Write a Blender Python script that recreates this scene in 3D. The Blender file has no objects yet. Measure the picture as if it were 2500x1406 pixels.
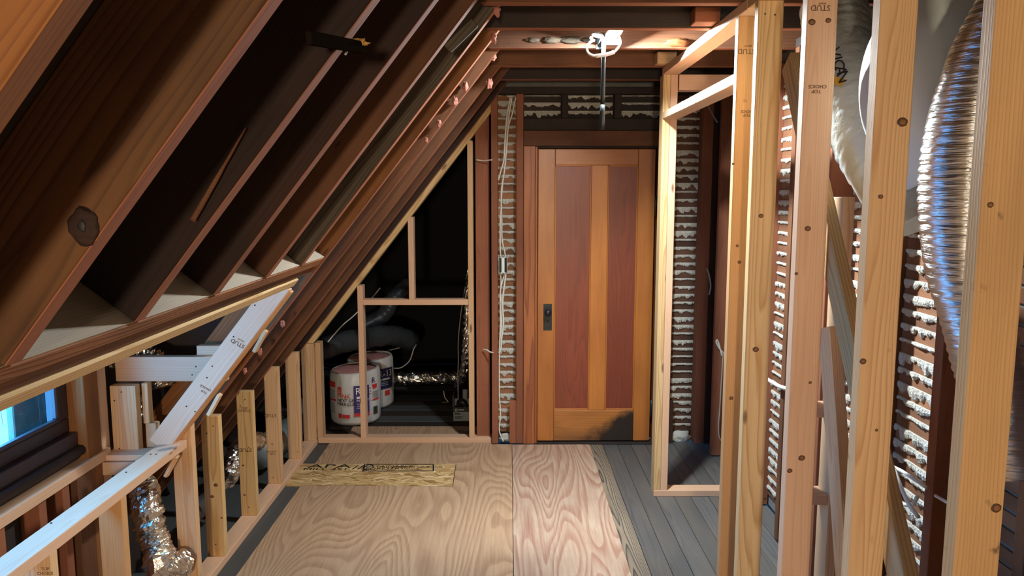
import bpy, bmesh, math, random
from mathutils import Vector, Matrix, noise as mnoise

random.seed(7)
S = bpy.context.scene
C = S.collection
rnd = random.Random(11)

# ------------------------------------------------------------------ camera
F_PX, CAM_H = 1850.0, 1.70
PITCH = math.atan((703 - 474) / F_PX)
YAW = math.atan(7 / F_PX)
cam_d = bpy.data.cameras.new('camera')
cam_d.sensor_width = 36.0
cam_d.lens = 36.0 * F_PX / 2500.0
cam_d.clip_start = 0.02
cam_d.clip_end = 100
cam = bpy.data.objects.new('camera', cam_d)
C.objects.link(cam)
cam.location = (0, 0, CAM_H)
cam.rotation_euler = (math.pi / 2 - PITCH, 0, -YAW)
S.camera = cam

# ------------------------------------------------------------------ world (daylight outside the dormer window)
w = bpy.data.worlds.new('world')
S.world = w
w.use_nodes = True
bg = w.node_tree.nodes['Background']
bg.inputs[0].default_value = (0.085, 0.44, 1.0, 1)
bg.inputs[1].default_value = 21.0

# ------------------------------------------------------------------ lights and exposure
S.view_settings.view_transform = 'Standard'
S.view_settings.look = 'None'
S.view_settings.gamma = 1.0
S.view_settings.use_curve_mapping = False
S.view_settings.exposure = 0.0


def light(name, kind, loc, energy, color, radius=0.05):
    d = bpy.data.lights.new(name, kind)
    d.energy = energy
    d.color = color
    d.shadow_soft_size = radius
    o = bpy.data.objects.new(name, d)
    C.objects.link(o)
    o.location = loc
    return o


# the second work lamp of the attic, hung behind the photographer
light('rear_lamp_light', 'POINT', (-0.12, -2.6, 1.50), 430, (1.0, 0.82, 0.60), 0.12)
LAMP = Vector((0.42, 3.50, 2.40))
LAMP_L = 7500.0      # radiance of the LED faces
LAMP_COL = (0.86, 0.95, 1.0)

S.cycles.max_bounces = 7
S.cycles.diffuse_bounces = 4
S.cycles.glossy_bounces = 3
S.cycles.transmission_bounces = 4

# ------------------------------------------------------------------ helpers
W = {}          # object -> world matrix


def at(px, py, X=None, Y=None, Z=None):
    """world point seen at photo pixel (px, py) at a known X, Y or Z"""
    c, s = math.cos(PITCH), math.sin(PITCH)
    u, v = (px - 1250) / F_PX, (py - 703) / F_PX
    fw, up = c - v * s, -(s + v * c)
    rx = u * math.cos(YAW) + fw * math.sin(YAW)
    ry = fw * math.cos(YAW) - u * math.sin(YAW)
    t = X / rx if X is not None else Y / ry if Y is not None else (Z - CAM_H) / up
    return Vector((rx * t, ry * t, CAM_H + up * t))


def link(o, parent, M):
    C.objects.link(o)
    W[o] = M
    if parent is not None:
        o.parent = parent
        o.matrix_basis = W[parent].inverted() @ M
    else:
        o.matrix_basis = M
    return o


def tag(o, label=None, cat=None, group=None, kind=None):
    if label: o['label'] = label
    if cat: o['category'] = cat
    if group: o['group'] = group
    if kind: o['kind'] = kind
    return o


def thing(name, loc, label=None, cat=None, group=None, kind=None):
    o = bpy.data.objects.new(name, None)
    o.empty_display_size = 0.05
    link(o, None, Matrix.Translation(Vector(loc)))
    return tag(o, label, cat, group, kind)


_box = {}


def box_mesh(L, a, b, bev):
    key = (round(L, 4), round(a, 4), round(b, 4), round(bev, 4))
    if key in _box:
        return _box[key]
    bm = bmesh.new()
    bmesh.ops.create_cube(bm, size=1)
    for v in bm.verts:
        v.co = Vector((v.co.x * L, v.co.y * a, v.co.z * b))
    if bev > 0:
        bmesh.ops.bevel(bm, geom=list(bm.edges), offset=bev, segments=1, affect='EDGES', profile=0.5)
    me = bpy.data.meshes.new('board')
    bm.to_mesh(me)
    bm.free()
    _box[key] = me
    return me


def frame(xdir, ydir):
    x = Vector(xdir).normalized()
    y = Vector(ydir)
    y = (y - x * y.dot(x)).normalized()
    z = x.cross(y)
    return Matrix((x, y, z)).transposed().to_4x4()


def put(name, me, m, parent, M):
    if me.users > 0 and len(me.materials) and me.materials[0] is not m:
        me = me.copy()
        me.materials.clear()
    if not len(me.materials):
        me.materials.append(m)
    o = bpy.data.objects.new(name, me)
    return link(o, parent, M)


def board(name, p0, p1, w, t, wdir, m, parent=None, bev=0.002):
    """board whose centre line runs p0-p1; w along wdir, t across"""
    p0, p1 = Vector(p0), Vector(p1)
    d = p1 - p0
    me = box_mesh(d.length, w, t, min(bev, t * .3, w * .3))
    if len(me.materials) and me.materials[0] is not m:
        key = ('m', me.name, m.name)
        if key not in _box:
            c = me.copy(); c.materials.clear(); c.materials.append(m); _box[key] = c
        me = _box[key]
    M = Matrix.Translation((p0 + p1) / 2) @ frame(d, wdir)
    return put(name, me, m, parent, M)


def bx(name, x, y, z, m, parent=None, bev=0.002, axis=None):
    """axis-aligned box; its long side is the grain axis"""
    dx, dy, dz = x[1] - x[0], y[1] - y[0], z[1] - z[0]
    c = Vector(((x[0] + x[1]) / 2, (y[0] + y[1]) / 2, (z[0] + z[1]) / 2))
    if axis is None:
        axis = 'xyz'[max(range(3), key=lambda i: (dx, dy, dz)[i])]
    if axis == 'x':
        return board(name, c - Vector((dx / 2, 0, 0)), c + Vector((dx / 2, 0, 0)), dy, dz, (0, 1, 0), m, parent, bev)
    if axis == 'y':
        return board(name, c - Vector((0, dy / 2, 0)), c + Vector((0, dy / 2, 0)), dx, dz, (1, 0, 0), m, parent, bev)
    return board(name, c - Vector((0, 0, dz / 2)), c + Vector((0, 0, dz / 2)), dx, dy, (1, 0, 0), m, parent, bev)


def mesh_obj(name, verts, faces, m, parent=None, origin=None, smooth=False):
    o0 = Vector(origin) if origin is not None else sum((Vector(v) for v in verts), Vector()) / max(1, len(verts))
    me = bpy.data.meshes.new(name)
    me.from_pydata([tuple(Vector(v) - o0) for v in verts], [], faces)
    me.validate()
    bm = bmesh.new()
    bm.from_mesh(me)
    bmesh.ops.recalc_face_normals(bm, faces=bm.faces)
    bm.to_mesh(me)
    bm.free()
    if smooth:
        for p in me.polygons: p.use_smooth = True
    me.materials.append(m)
    return link(bpy.data.objects.new(name, me), parent, Matrix.Translation(o0))


def catmull(pts, n):
    P = [Vector(p) for p in pts]
    P = [P[0] * 2 - P[1]] + P + [P[-1] * 2 - P[-2]]
    out = []
    for i in range(1, len(P) - 2):
        a, b, c, d = P[i - 1:i + 3]
        for k in range(n):
            t = k / n
            out.append(.5 * (2 * b + (c - a) * t + (2 * a - 5 * b + 4 * c - d) * t * t + (3 * b - 3 * c + d - a) * t ** 3))
    out.append(P[-2])
    return out


def sweep(name, pts, rad, m, parent=None, seg=8, n=6, rough=0.0, ripple=0.0, pitch=0.02, squash=1.0, cap=True, seed=0, facet=0.0):
    rj = random.Random(seed * 31 + 5)
    path = catmull(pts, n) if n > 1 else [Vector(p) for p in pts]
    L = [0]
    for a, b in zip(path, path[1:]): L.append(L[-1] + (b - a).length)
    up = Vector((0.13, 0.31, 0.94))
    verts, faces = [], []
    prev = None
    for i, p in enumerate(path):
        t = (path[min(i + 1, len(path) - 1)] - path[max(i - 1, 0)]).normalized()
        if prev is None:
            a = t.cross(up).normalized()
        else:
            a = (prev - t * prev.dot(t)).normalized()
        prev = a
        b = t.cross(a)
        r = rad(L[i] / L[-1]) if callable(rad) else rad
        r *= 1 + ripple * math.sin(L[i] / pitch * 2 * math.pi)
        for k in range(seg):
            an = 2 * math.pi * k / seg
            d = a * math.cos(an) + b * math.sin(an) * squash
            rr = r
            if rough:
                q = (p + d * r) * (5.5 / max(r, .02) * .12) + Vector((seed * 7.1, seed * 3.3, 0))
                rr = r * (1 + rough * mnoise.noise(q) + rough * .6 * mnoise.noise(q * 2.7))
            if facet:
                rr *= 1 + rj.uniform(-facet, facet)
            verts.append(p + d * rr)
    for i in range(len(path) - 1):
        for k in range(seg):
            k2 = (k + 1) % seg
            faces.append((i * seg + k, i * seg + k2, (i + 1) * seg + k2, (i + 1) * seg + k))
    if cap:
        faces.append(tuple(range(seg)))
        faces.append(tuple(range((len(path) - 1) * seg, len(path) * seg)))
    return mesh_obj(name, verts, faces, m, parent, smooth=not facet)


def blob(name, c, r, m, parent=None, seed=0, amp=.35, sub=3, scale=(1, 1, 1), freq=2.2, smooth=True):
    bm = bmesh.new()
    bmesh.ops.create_icosphere(bm, subdivisions=sub, radius=1)
    for v in bm.verts:
        k = 1 + amp * mnoise.noise(v.co * freq + Vector((seed * 5.3, seed, 2))) + amp * .5 * mnoise.noise(v.co * freq * 2.3 + Vector((seed, 9, seed)))
        v.co = Vector((v.co.x * r * k * scale[0], v.co.y * r * k * scale[1], v.co.z * r * k * scale[2]))
    me = bpy.data.meshes.new(name)
    bm.to_mesh(me); bm.free()
    if smooth:
        for p in me.polygons: p.use_smooth = True
    me.materials.append(m)
    return link(bpy.data.objects.new(name, me), parent, Matrix.Translation(Vector(c)))


_txt = {}


def text_data(body, size, extr=0.0004):
    key = (body, round(size, 4))
    if key in _txt: return _txt[key]
    cu = bpy.data.curves.new('lettering', 'FONT')
    cu.body = body
    cu.size = size
    cu.align_x = 'CENTER'; cu.align_y = 'CENTER'
    cu.resolution_u = 2
    cu.extrude = extr
    tmp = bpy.data.objects.new('tmp_text', cu)
    C.objects.link(tmp)
    dg = bpy.context.evaluated_depsgraph_get()
    me = bpy.data.meshes.new_from_object(tmp.evaluated_get(dg))
    bpy.data.objects.remove(tmp)
    bpy.data.curves.remove(cu)
    me.materials.clear()
    _txt[key] = me
    return me


def stamp(parent, body, size, pos, right, up, m, name='grade_stamp', sx=1.0):
    me = text_data(body, size).copy()
    M = Matrix.Translation(Vector(pos)) @ frame(right, up) @ Matrix.Diagonal((sx, 1, 1, 1))
    me.materials.append(m)
    return link(bpy.data.objects.new(name, me), parent, M)


# ------------------------------------------------------------------ materials
def nmat(name):
    m = bpy.data.materials.new(name)
    m.use_nodes = True
    nt = m.node_tree
    return m, nt, nt.nodes['Principled BSDF'], nt.links.new


def N(nt, kind, **kw):
    n = nt.nodes.new(kind)
    for k, v in kw.items():
        setattr(n, k, v)
    return n


def plain(name, col, rough=.6, metal=0.0, bump=0.0, bscale=60, var=0.0, spec=.4, vec=None):
    m, nt, p, L = nmat(name)
    p.inputs['Base Color'].default_value = (*col, 1)
    p.inputs['Roughness'].default_value = rough
    p.inputs['Metallic'].default_value = metal
    p.inputs['Specular IOR Level'].default_value = spec
    if bump or var:
        tc = N(nt, 'ShaderNodeTexCoord')
        no = N(nt, 'ShaderNodeTexNoise')
        no.inputs['Scale'].default_value = bscale
        no.inputs['Detail'].default_value = 5
        if vec:
            mpv = N(nt, 'ShaderNodeMapping'); mpv.inputs['Scale'].default_value = vec
            L(tc.outputs['Object'], mpv.inputs['Vector']); L(mpv.outputs[0], no.inputs['Vector'])
        else:
            L(tc.outputs['Object'], no.inputs['Vector'])
        if bump:
            b = N(nt, 'ShaderNodeBump')
            b.inputs['Strength'].default_value = bump
            b.inputs['Distance'].default_value = .01
            L(no.outputs['Fac'], b.inputs['Height'])
            L(b.outputs['Normal'], p.inputs['Normal'])
        if var:
            mx = N(nt, 'ShaderNodeMix', data_type='RGBA')
            mx.inputs[6].default_value = (*[c * (1 - var) for c in col], 1)
            mx.inputs[7].default_value = (*[min(1, c * (1 + var)) for c in col], 1)
            L(no.outputs['Fac'], mx.inputs[0])
            L(mx.outputs[2], p.inputs['Base Color'])
    return m


def emit(name, col, strength):
    m, nt, p, L = nmat(name)
    p.inputs['Emission Color'].default_value = (*col, 1)
    p.inputs['Emission Strength'].default_value = strength
    p.inputs['Base Color'].default_value = (*col, 1)
    return m


def ramp(nt, stops):
    r = N(nt, 'ShaderNodeValToRGB')
    e = r.color_ramp.elements
    while len(e) < len(stops): e.new(.5)
    for el, (pos, col) in zip(e, stops):
        el.position = pos
        el.color = (*col, 1) if len(col) == 3 else col
    return r


def wood(name, light_c, dark_c, ring=55, ringmix=.55, mottle=.3, mcol=None, knots=0.0, rough=.65, bump=.25, spec=.3, dist=1.6, soot=0.0, soot_rng=(.45, .7), soot_sc=3.1, burn=0.0):
    """sawn lumber: grain runs along the board's local X axis"""
    m, nt, p, L = nmat(name)
    tc = N(nt, 'ShaderNodeTexCoord')
    oi = N(nt, 'ShaderNodeObjectInfo')
    off = N(nt, 'ShaderNodeVectorMath', operation='MULTIPLY')
    off.inputs[1].default_value = (13.7, .11, .07)
    cx = N(nt, 'ShaderNodeCombineXYZ')
    s1 = N(nt, 'ShaderNodeMath', operation='SUBTRACT'); s1.inputs[1].default_value = .5
    L(oi.outputs['Random'], s1.inputs[0])
    frac = N(nt, 'ShaderNodeMath', operation='FRACT')
    mu = N(nt, 'ShaderNodeMath', operation='MULTIPLY'); mu.inputs[1].default_value = 17.3
    L(oi.outputs['Random'], mu.inputs[0]); L(mu.outputs[0], frac.inputs[0])
    L(oi.outputs['Random'], cx.inputs[0]); L(s1.outputs[0], cx.inputs[1]); L(frac.outputs[0], cx.inputs[2])
    L(cx.outputs[0], off.inputs[0])
    add = N(nt, 'ShaderNodeVectorMath', operation='ADD')
    L(tc.outputs['Object'], add.inputs[0]); L(off.outputs[0], add.inputs[1])
    mp = N(nt, 'ShaderNodeMapping'); mp.inputs['Scale'].default_value = (.55, 6, 6)
    L(add.outputs[0], mp.inputs['Vector'])
    n1 = N(nt, 'ShaderNodeTexNoise'); n1.inputs['Scale'].default_value = 1.0; n1.inputs['Detail'].default_value = 3
    L(mp.outputs[0], n1.inputs['Vector'])
    # radius from the pith, distorted
    sep = N(nt, 'ShaderNodeSeparateXYZ'); L(add.outputs[0], sep.inputs[0])
    yy = N(nt, 'ShaderNodeMath', operation='POWER'); yy.inputs[1].default_value = 2
    zz = N(nt, 'ShaderNodeMath', operation='POWER'); zz.inputs[1].default_value = 2
    ya = N(nt, 'ShaderNodeMath', operation='ABSOLUTE'); L(sep.outputs[1], ya.inputs[0]); L(ya.outputs[0], yy.inputs[0])
    za = N(nt, 'ShaderNodeMath', operation='ABSOLUTE'); zo = N(nt, 'ShaderNodeMath', operation='ADD'); zo.inputs[1].default_value = .045
    L(sep.outputs[2], zo.inputs[0]); L(zo.outputs[0], za.inputs[0]); L(za.outputs[0], zz.inputs[0])
    su = N(nt, 'ShaderNodeMath', operation='ADD'); L(yy.outputs[0], su.inputs[0]); L(zz.outputs[0], su.inputs[1])
    sq = N(nt, 'ShaderNodeMath', operation='SQRT'); L(su.outputs[0], sq.inputs[0])
    ds = N(nt, 'ShaderNodeMath', operation='MULTIPLY_ADD'); ds.inputs[1].default_value = .05 * dist
    L(n1.outputs['Fac'], ds.inputs[0]); L(sq.outputs[0], ds.inputs[2])
    fr = N(nt, 'ShaderNodeMath', operation='MULTIPLY'); fr.inputs[1].default_value = ring * 3.2
    L(ds.outputs[0], fr.inputs[0])
    fc = N(nt, 'ShaderNodeMath', operation='FRACT'); L(fr.outputs[0], fc.inputs[0])
    rr = ramp(nt, [(0, (0, 0, 0)), (.55, (.25, .25, .25)), (.86, (1, 1, 1)), (1, (0, 0, 0))])
    L(fc.outputs[0], rr.inputs[0])
    # fibres
    mp2 = N(nt, 'ShaderNodeMapping'); mp2.inputs['Scale'].default_value = (3, 170, 170)
    L(add.outputs[0], mp2.inputs['Vector'])
    n2 = N(nt, 'ShaderNodeTexNoise'); n2.inputs['Scale'].default_value = 1.0; n2.inputs['Detail'].default_value = 4
    L(mp2.outputs[0], n2.inputs['Vector'])
    fm = N(nt, 'ShaderNodeMath', operation='MULTIPLY'); fm.inputs[1].default_value = ringmix
    L(rr.outputs[0], fm.inputs[0])
    fa = N(nt, 'ShaderNodeMath', operation='MULTIPLY_ADD'); fa.inputs[1].default_value = .5; fa.use_clamp = True
    fs = N(nt, 'ShaderNodeMath', operation='SUBTRACT'); fs.inputs[1].default_value = .42
    L(n2.outputs['Fac'], fs.inputs[0]); L(fs.outputs[0], fa.inputs[0]); L(fm.outputs[0], fa.inputs[2])
    mx = N(nt, 'ShaderNodeMix', data_type='RGBA')
    mx.inputs[6].default_value = (*light_c, 1); mx.inputs[7].default_value = (*dark_c, 1)
    L(fa.outputs[0], mx.inputs[0])
    # mottling
    mp3 = N(nt, 'ShaderNodeMapping'); mp3.inputs['Scale'].default_value = (1.6, 7, 7)
    L(add.outputs[0], mp3.inputs['Vector'])
    n3 = N(nt, 'ShaderNodeTexNoise'); n3.inputs['Scale'].default_value = 1.3; n3.inputs['Detail'].default_value = 5
    L(mp3.outputs[0], n3.inputs['Vector'])
    r3 = ramp(nt, [(.38, (0, 0, 0)), (.68, (1, 1, 1))])
    L(n3.outputs['Fac'], r3.inputs[0])
    mm = N(nt, 'ShaderNodeMath', operation='MULTIPLY'); mm.inputs[1].default_value = mottle
    L(r3.outputs[0], mm.inputs[0])
    mx2 = N(nt, 'ShaderNodeMix', data_type='RGBA')
    mc = mcol or [c * .55 for c in light_c]
    mx2.inputs[7].default_value = (*mc, 1)
    L(mm.outputs[0], mx2.inputs[0]); L(mx.outputs[2], mx2.inputs[6])
    out = mx2.outputs[2]
    if knots:
        mp4 = N(nt, 'ShaderNodeMapping'); mp4.inputs['Scale'].default_value = (2.6, 9, 9)
        L(add.outputs[0], mp4.inputs['Vector'])
        vo = N(nt, 'ShaderNodeTexVoronoi'); vo.inputs['Scale'].default_value = 1.0
        L(mp4.outputs[0], vo.inputs['Vector'])
        r4 = ramp(nt, [(.0, (1, 1, 1)), (knots * .6, (.7, .7, .7)), (knots, (0, 0, 0))])
        L(vo.outputs['Distance'], r4.inputs[0])
        mx3 = N(nt, 'ShaderNodeMix', data_type='RGBA')
        mx3.inputs[7].default_value = (*[c * .28 for c in dark_c], 1)
        L(r4.outputs[0], mx3.inputs[0]); L(out, mx3.inputs[6])
        out = mx3.outputs[2]
    if soot:
        n5 = N(nt, 'ShaderNodeTexNoise'); n5.inputs['Scale'].default_value = soot_sc; n5.inputs['Detail'].default_value = 6
        L(add.outputs[0], n5.inputs['Vector'])
        r5 = ramp(nt, [(soot_rng[0], (0, 0, 0)), (soot_rng[1], (1, 1, 1))]); L(n5.outputs['Fac'], r5.inputs[0])
        m5 = N(nt, 'ShaderNodeMath', operation='MULTIPLY'); m5.inputs[1].default_value = soot; L(r5.outputs[0], m5.inputs[0])
        mx5 = N(nt, 'ShaderNodeMix', data_type='RGBA'); mx5.inputs[7].default_value = (.012, .010, .009, 1)
        L(m5.outputs[0], mx5.inputs[0]); L(out, mx5.inputs[6]); out = mx5.outputs[2]
    if burn:
        so = N(nt, 'ShaderNodeSeparateXYZ'); L(tc.outputs['Object'], so.inputs[0])
        n6 = N(nt, 'ShaderNodeTexNoise'); n6.inputs['Scale'].default_value = 9; n6.inputs['Detail'].default_value = 4; L(tc.outputs['Object'], n6.inputs['Vector'])
        a6 = N(nt, 'ShaderNodeMath', operation='MULTIPLY_ADD'); a6.inputs[1].default_value = .38; L(n6.outputs['Fac'], a6.inputs[0]); L(so.outputs[0], a6.inputs[2])
        b6 = N(nt, 'ShaderNodeMath', operation='MULTIPLY_ADD'); b6.inputs[1].default_value = burn; L(so.outputs[2], b6.inputs[0]); L(a6.outputs[0], b6.inputs[2])
        r6 = ramp(nt, [(.22, (0, 0, 0)), (.36, (1, 1, 1))]); L(b6.outputs[0], r6.inputs[0])
        m6 = N(nt, 'ShaderNodeMix', data_type='RGBA'); m6.inputs[7].default_value = (.022, .014, .010, 1)
        L(r6.outputs[0], m6.inputs[0]); L(out, m6.inputs[6]); out = m6.outputs[2]
    hv = N(nt, 'ShaderNodeHueSaturation')
    hm = N(nt, 'ShaderNodeMapRange'); hm.inputs[3].default_value = .86; hm.inputs[4].default_value = 1.12
    L(frac.outputs[0], hm.inputs[0]); L(hm.outputs[0], hv.inputs['Value'])
    L(out, hv.inputs['Color'])
    L(hv.outputs[0], p.inputs['Base Color'])
    p.inputs['Roughness'].default_value = rough
    p.inputs['Specular IOR Level'].default_value = spec
    if bump:
        b = N(nt, 'ShaderNodeBump'); b.inputs['Strength'].default_value = bump; b.inputs['Distance'].default_value = .002
        L(fa.outputs[0], b.inputs['Height']); L(b.outputs['Normal'], p.inputs['Normal'])
    return m


fir = wood('new_fir', (.66, .43, .24), (.42, .20, .085), knots=.10, mottle=.25, mcol=(.50, .29, .14))
fir_pink = wood('new_fir_pink', (.66, .42, .27), (.50, .25, .13), knots=.08, mottle=.3, mcol=(.55, .32, .19), ringmix=.35)
fir_yel = wood('new_fir_yellow', (.66, .45, .22), (.42, .23, .08), ring=42, knots=.09, mottle=.15, ringmix=.8)
fir_warm = wood('new_fir_orange', (.60, .33, .14), (.42, .19, .065), knots=.08, mottle=.2, ringmix=.35)
fir_stain = wood('new_fir_stained', (.60, .37, .17), (.40, .19, .07), knots=.10, mottle=.45, mcol=(.36, .21, .09), soot=.75, soot_rng=(.66, .74), soot_sc=15)
fir_mark = wood('new_fir_marked', (.66, .43, .23), (.44, .22, .09), knots=.10, mottle=.25, ringmix=.7, mcol=(.50, .29, .14), soot=.7, soot_rng=(.655, .72), soot_sc=7.5)
old = wood('old_brown', (.165, .066, .027), (.080, .030, .012), mottle=.6, mcol=(.07, .026, .011), knots=.06, rough=.75, soot=.35)
old_or = wood('old_orange', (.29, .112, .030), (.14, .048, .014), mottle=.6, mcol=(.10, .035, .014), knots=.09, rough=.7, soot=.15)
old_dk = wood('old_dark', (.050, .021, .012), (.024, .011, .007), mottle=.7, mcol=(.018, .009, .007), rough=.8, soot=.5)
old_r1 = wood('old_brown_dark', (.115, .048, .018), (.050, .020, .008), ring=40, mottle=.6, mcol=(.16, .075, .022), knots=.05, rough=.75, ringmix=.9, soot=.4)
old_bk = wood('old_charred', (.028, .014, .010), (.014, .008, .006), mottle=.6, mcol=(.010, .006, .005), rough=.85, soot=.5)
old_gr = wood('old_grey', (.120, .092, .062), (.045, .034, .024), mottle=.55, mcol=(.05, .038, .028), rough=.85, ringmix=.9, soot=.25)
old_edge = wood('old_red', (.30, .105, .050), (.20, .064, .030), mottle=.45, mcol=(.16, .055, .026), rough=.7, soot=.12)
old_hdr = wood('old_header', (.36, .145, .050), (.13, .045, .017), mottle=.6, mcol=(.09, .035, .016), rough=.8, ringmix=.8, bump=.6)
dusty = wood('dusty_header_face', (.40, .33, .25), (.30, .24, .17), mottle=.5, mcol=(.24, .18, .12), rough=.9, ringmix=.4)
lath_m = wood('lath_wood', (.32, .145, .07), (.19, .08, .038), mottle=.6, mcol=(.09, .04, .022), rough=.85, soot=.35)
lath_dk = wood('lath_dark', (.13, .060, .034), (.07, .032, .02), mottle=.6, mcol=(.04, .02, .014), rough=.85, soot=.55)  # darker lath tone for the bay right of the door
sooty = wood('sooty_board', (.040, .027, .022), (.022, .015, .012), mottle=.5, rough=.8, soot=.5)
door_st = wood('door_stile', (.52, .185, .036), (.42, .135, .026), ring=30, ringmix=.5, mottle=.5, mcol=(.30, .085, .022), rough=.34, bump=.05, spec=.45)
door_rail = wood('door_bottom_rail', (.50, .19, .04), (.34, .10, .02), ring=24, ringmix=.6, mottle=.75, mcol=(.10, .05, .022), rough=.4, bump=.1, spec=.45, soot=.2, burn=-1.3)
door_pn = wood('door_panel', (.225, .050, .022), (.13, .026, .013), ring=26, ringmix=.55, mottle=.5, mcol=(.15, .032, .016), rough=.36, bump=.06, spec=.45, dist=3.2)
casing_m = wood('door_casing', (.36, .115, .034), (.17, .045, .016), ring=30, ringmix=.9, mottle=.4, mcol=(.2, .06, .022), rough=.5, spec=.4)
plaster = plain('plaster', (.52, .51, .45), .95, bump=.8, bscale=160, var=.35)
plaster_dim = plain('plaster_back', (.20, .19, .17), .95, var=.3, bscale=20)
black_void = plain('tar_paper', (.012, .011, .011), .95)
stub_m = plain('black_stub', (.010, .007, .005), 1.0, spec=0.0)  # even near-black without sheen
shell_dark = plain('roof_sheathing', (.030, .018, .013), .9, var=.5, bscale=6)
foil = plain('foil', (.72, .70, .66), .22, metal=1.0, bump=.9, bscale=38)
foil_v = plain('foil_wrinkled', (.85, .87, .88), .30, metal=1.0, bump=1.0, bscale=1, vec=(9, 9, 120))
foil_warm = plain('foil_warm', (.74, .66, .55), .24, metal=1.0, bump=.9, bscale=30)
jacket = plain('duct_jacket', (.74, .80, .75), .22, bump=1.0, bscale=20, spec=.5)
jacket_sm = plain('duct_jacket_smooth', (.76, .81, .76), .36, bump=.08, bscale=10, spec=.5)
jacket_gr = plain('duct_jacket_grey', (.20, .24, .24), .35, bump=.4, bscale=18, spec=.5)
jacket_bk = plain('duct_wrap_dark', (.045, .050, .055), .38, bump=.6, bscale=14, spec=.5)
cable_m = plain('cable_sheath', (.66, .63, .55), .5)
cable_dim = plain('cable_grey', (.40, .39, .35), .5)
bag_m = plain('bag_plastic', (.62, .61, .60), .35, bump=.5, bscale=14, spec=.5)
pink_ins = plain('pink_insulation', (.60, .27, .24), .95, bump=.9, bscale=50, var=.25)
tuft_m = plain('insulation_tuft', (.40, .16, .12), .95, bump=.8, bscale=60, var=.3)
ink_black = plain('ink_black', (.015, .013, .012), .7)
ink_stamp = plain('ink_stamp', (.085, .050, .028), .7)
ink_red = plain('ink_red', (.55, .035, .035), .5)
ink_orange = plain('ink_orange_red', (.62, .075, .035), .5)
ink_purple = plain('ink_purple', (.045, .028, .16), .45)
ink_navy = plain('ink_navy', (.022, .022, .085), .45)
ink_white = plain('ink_white', (.75, .75, .74), .5)
ink_grey = plain('ink_grey', (.30, .33, .36), .5)
iron = plain('black_iron', (.030, .036, .037), .38, metal=.6, bump=.1, bscale=40)
black_pl = plain('black_plastic', (.008, .010, .012), .45)
steel = plain('galvanised_steel', (.45, .50, .52), .35, metal=.8)
blue_box = plain('outlet_box', (.12, .14, .16), .4)
yoke_m = plain('device_yoke', (.42, .50, .52), .35, metal=.3)
card = plain('carton_grey', (.23, .25, .25), .7)
card_dk = plain('carton_dark', (.012, .014, .016), .6)
amber = plain('yellow_tape', (.75, .42, .04), .5)
foam = plain('yellow_foam', (.42, .22, .05), .9, bump=.8, bscale=60, var=.4)
nail_m = plain('nail_head', (.02, .018, .016), .6)
sash_m = wood('window_sash', (.040, .022, .026), (.022, .013, .016), mottle=.4, rough=.42, spec=.5)
stool_m = wood('window_stool', (.020, .014, .013), (.010, .008, .008), mottle=.5, mcol=(.09, .04, .022), rough=.6, soot=.3)
shutter_m = plain('teal_paint', (.13, .17, .145), .6, bump=.4, bscale=24, var=.5)
shingle_m = plain('grey_shingle', (.34, .16, .10), .9, bump=.3, bscale=30, var=.15)
glass_m, _nt, _p, _L = nmat('window_glass')
_tr = N(_nt, 'ShaderNodeBsdfTransparent'); _tr.inputs[0].default_value = (.93, .97, 1, 1)
_gl = N(_nt, 'ShaderNodeBsdfGlossy'); _gl.inputs['Roughness'].default_value = .02
_mx = N(_nt, 'ShaderNodeMixShader')
_mx.inputs[0].default_value = .06; _L(_tr.outputs[0], _mx.inputs[1]); _L(_gl.outputs[0], _mx.inputs[2])
_L(_mx.outputs[0], _nt.nodes['Material Output'].inputs[0])
glow = emit('led_face', LAMP_COL, LAMP_L)
lamp_body = plain('lamp_housing', (.55, .58, .60), .4)


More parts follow.
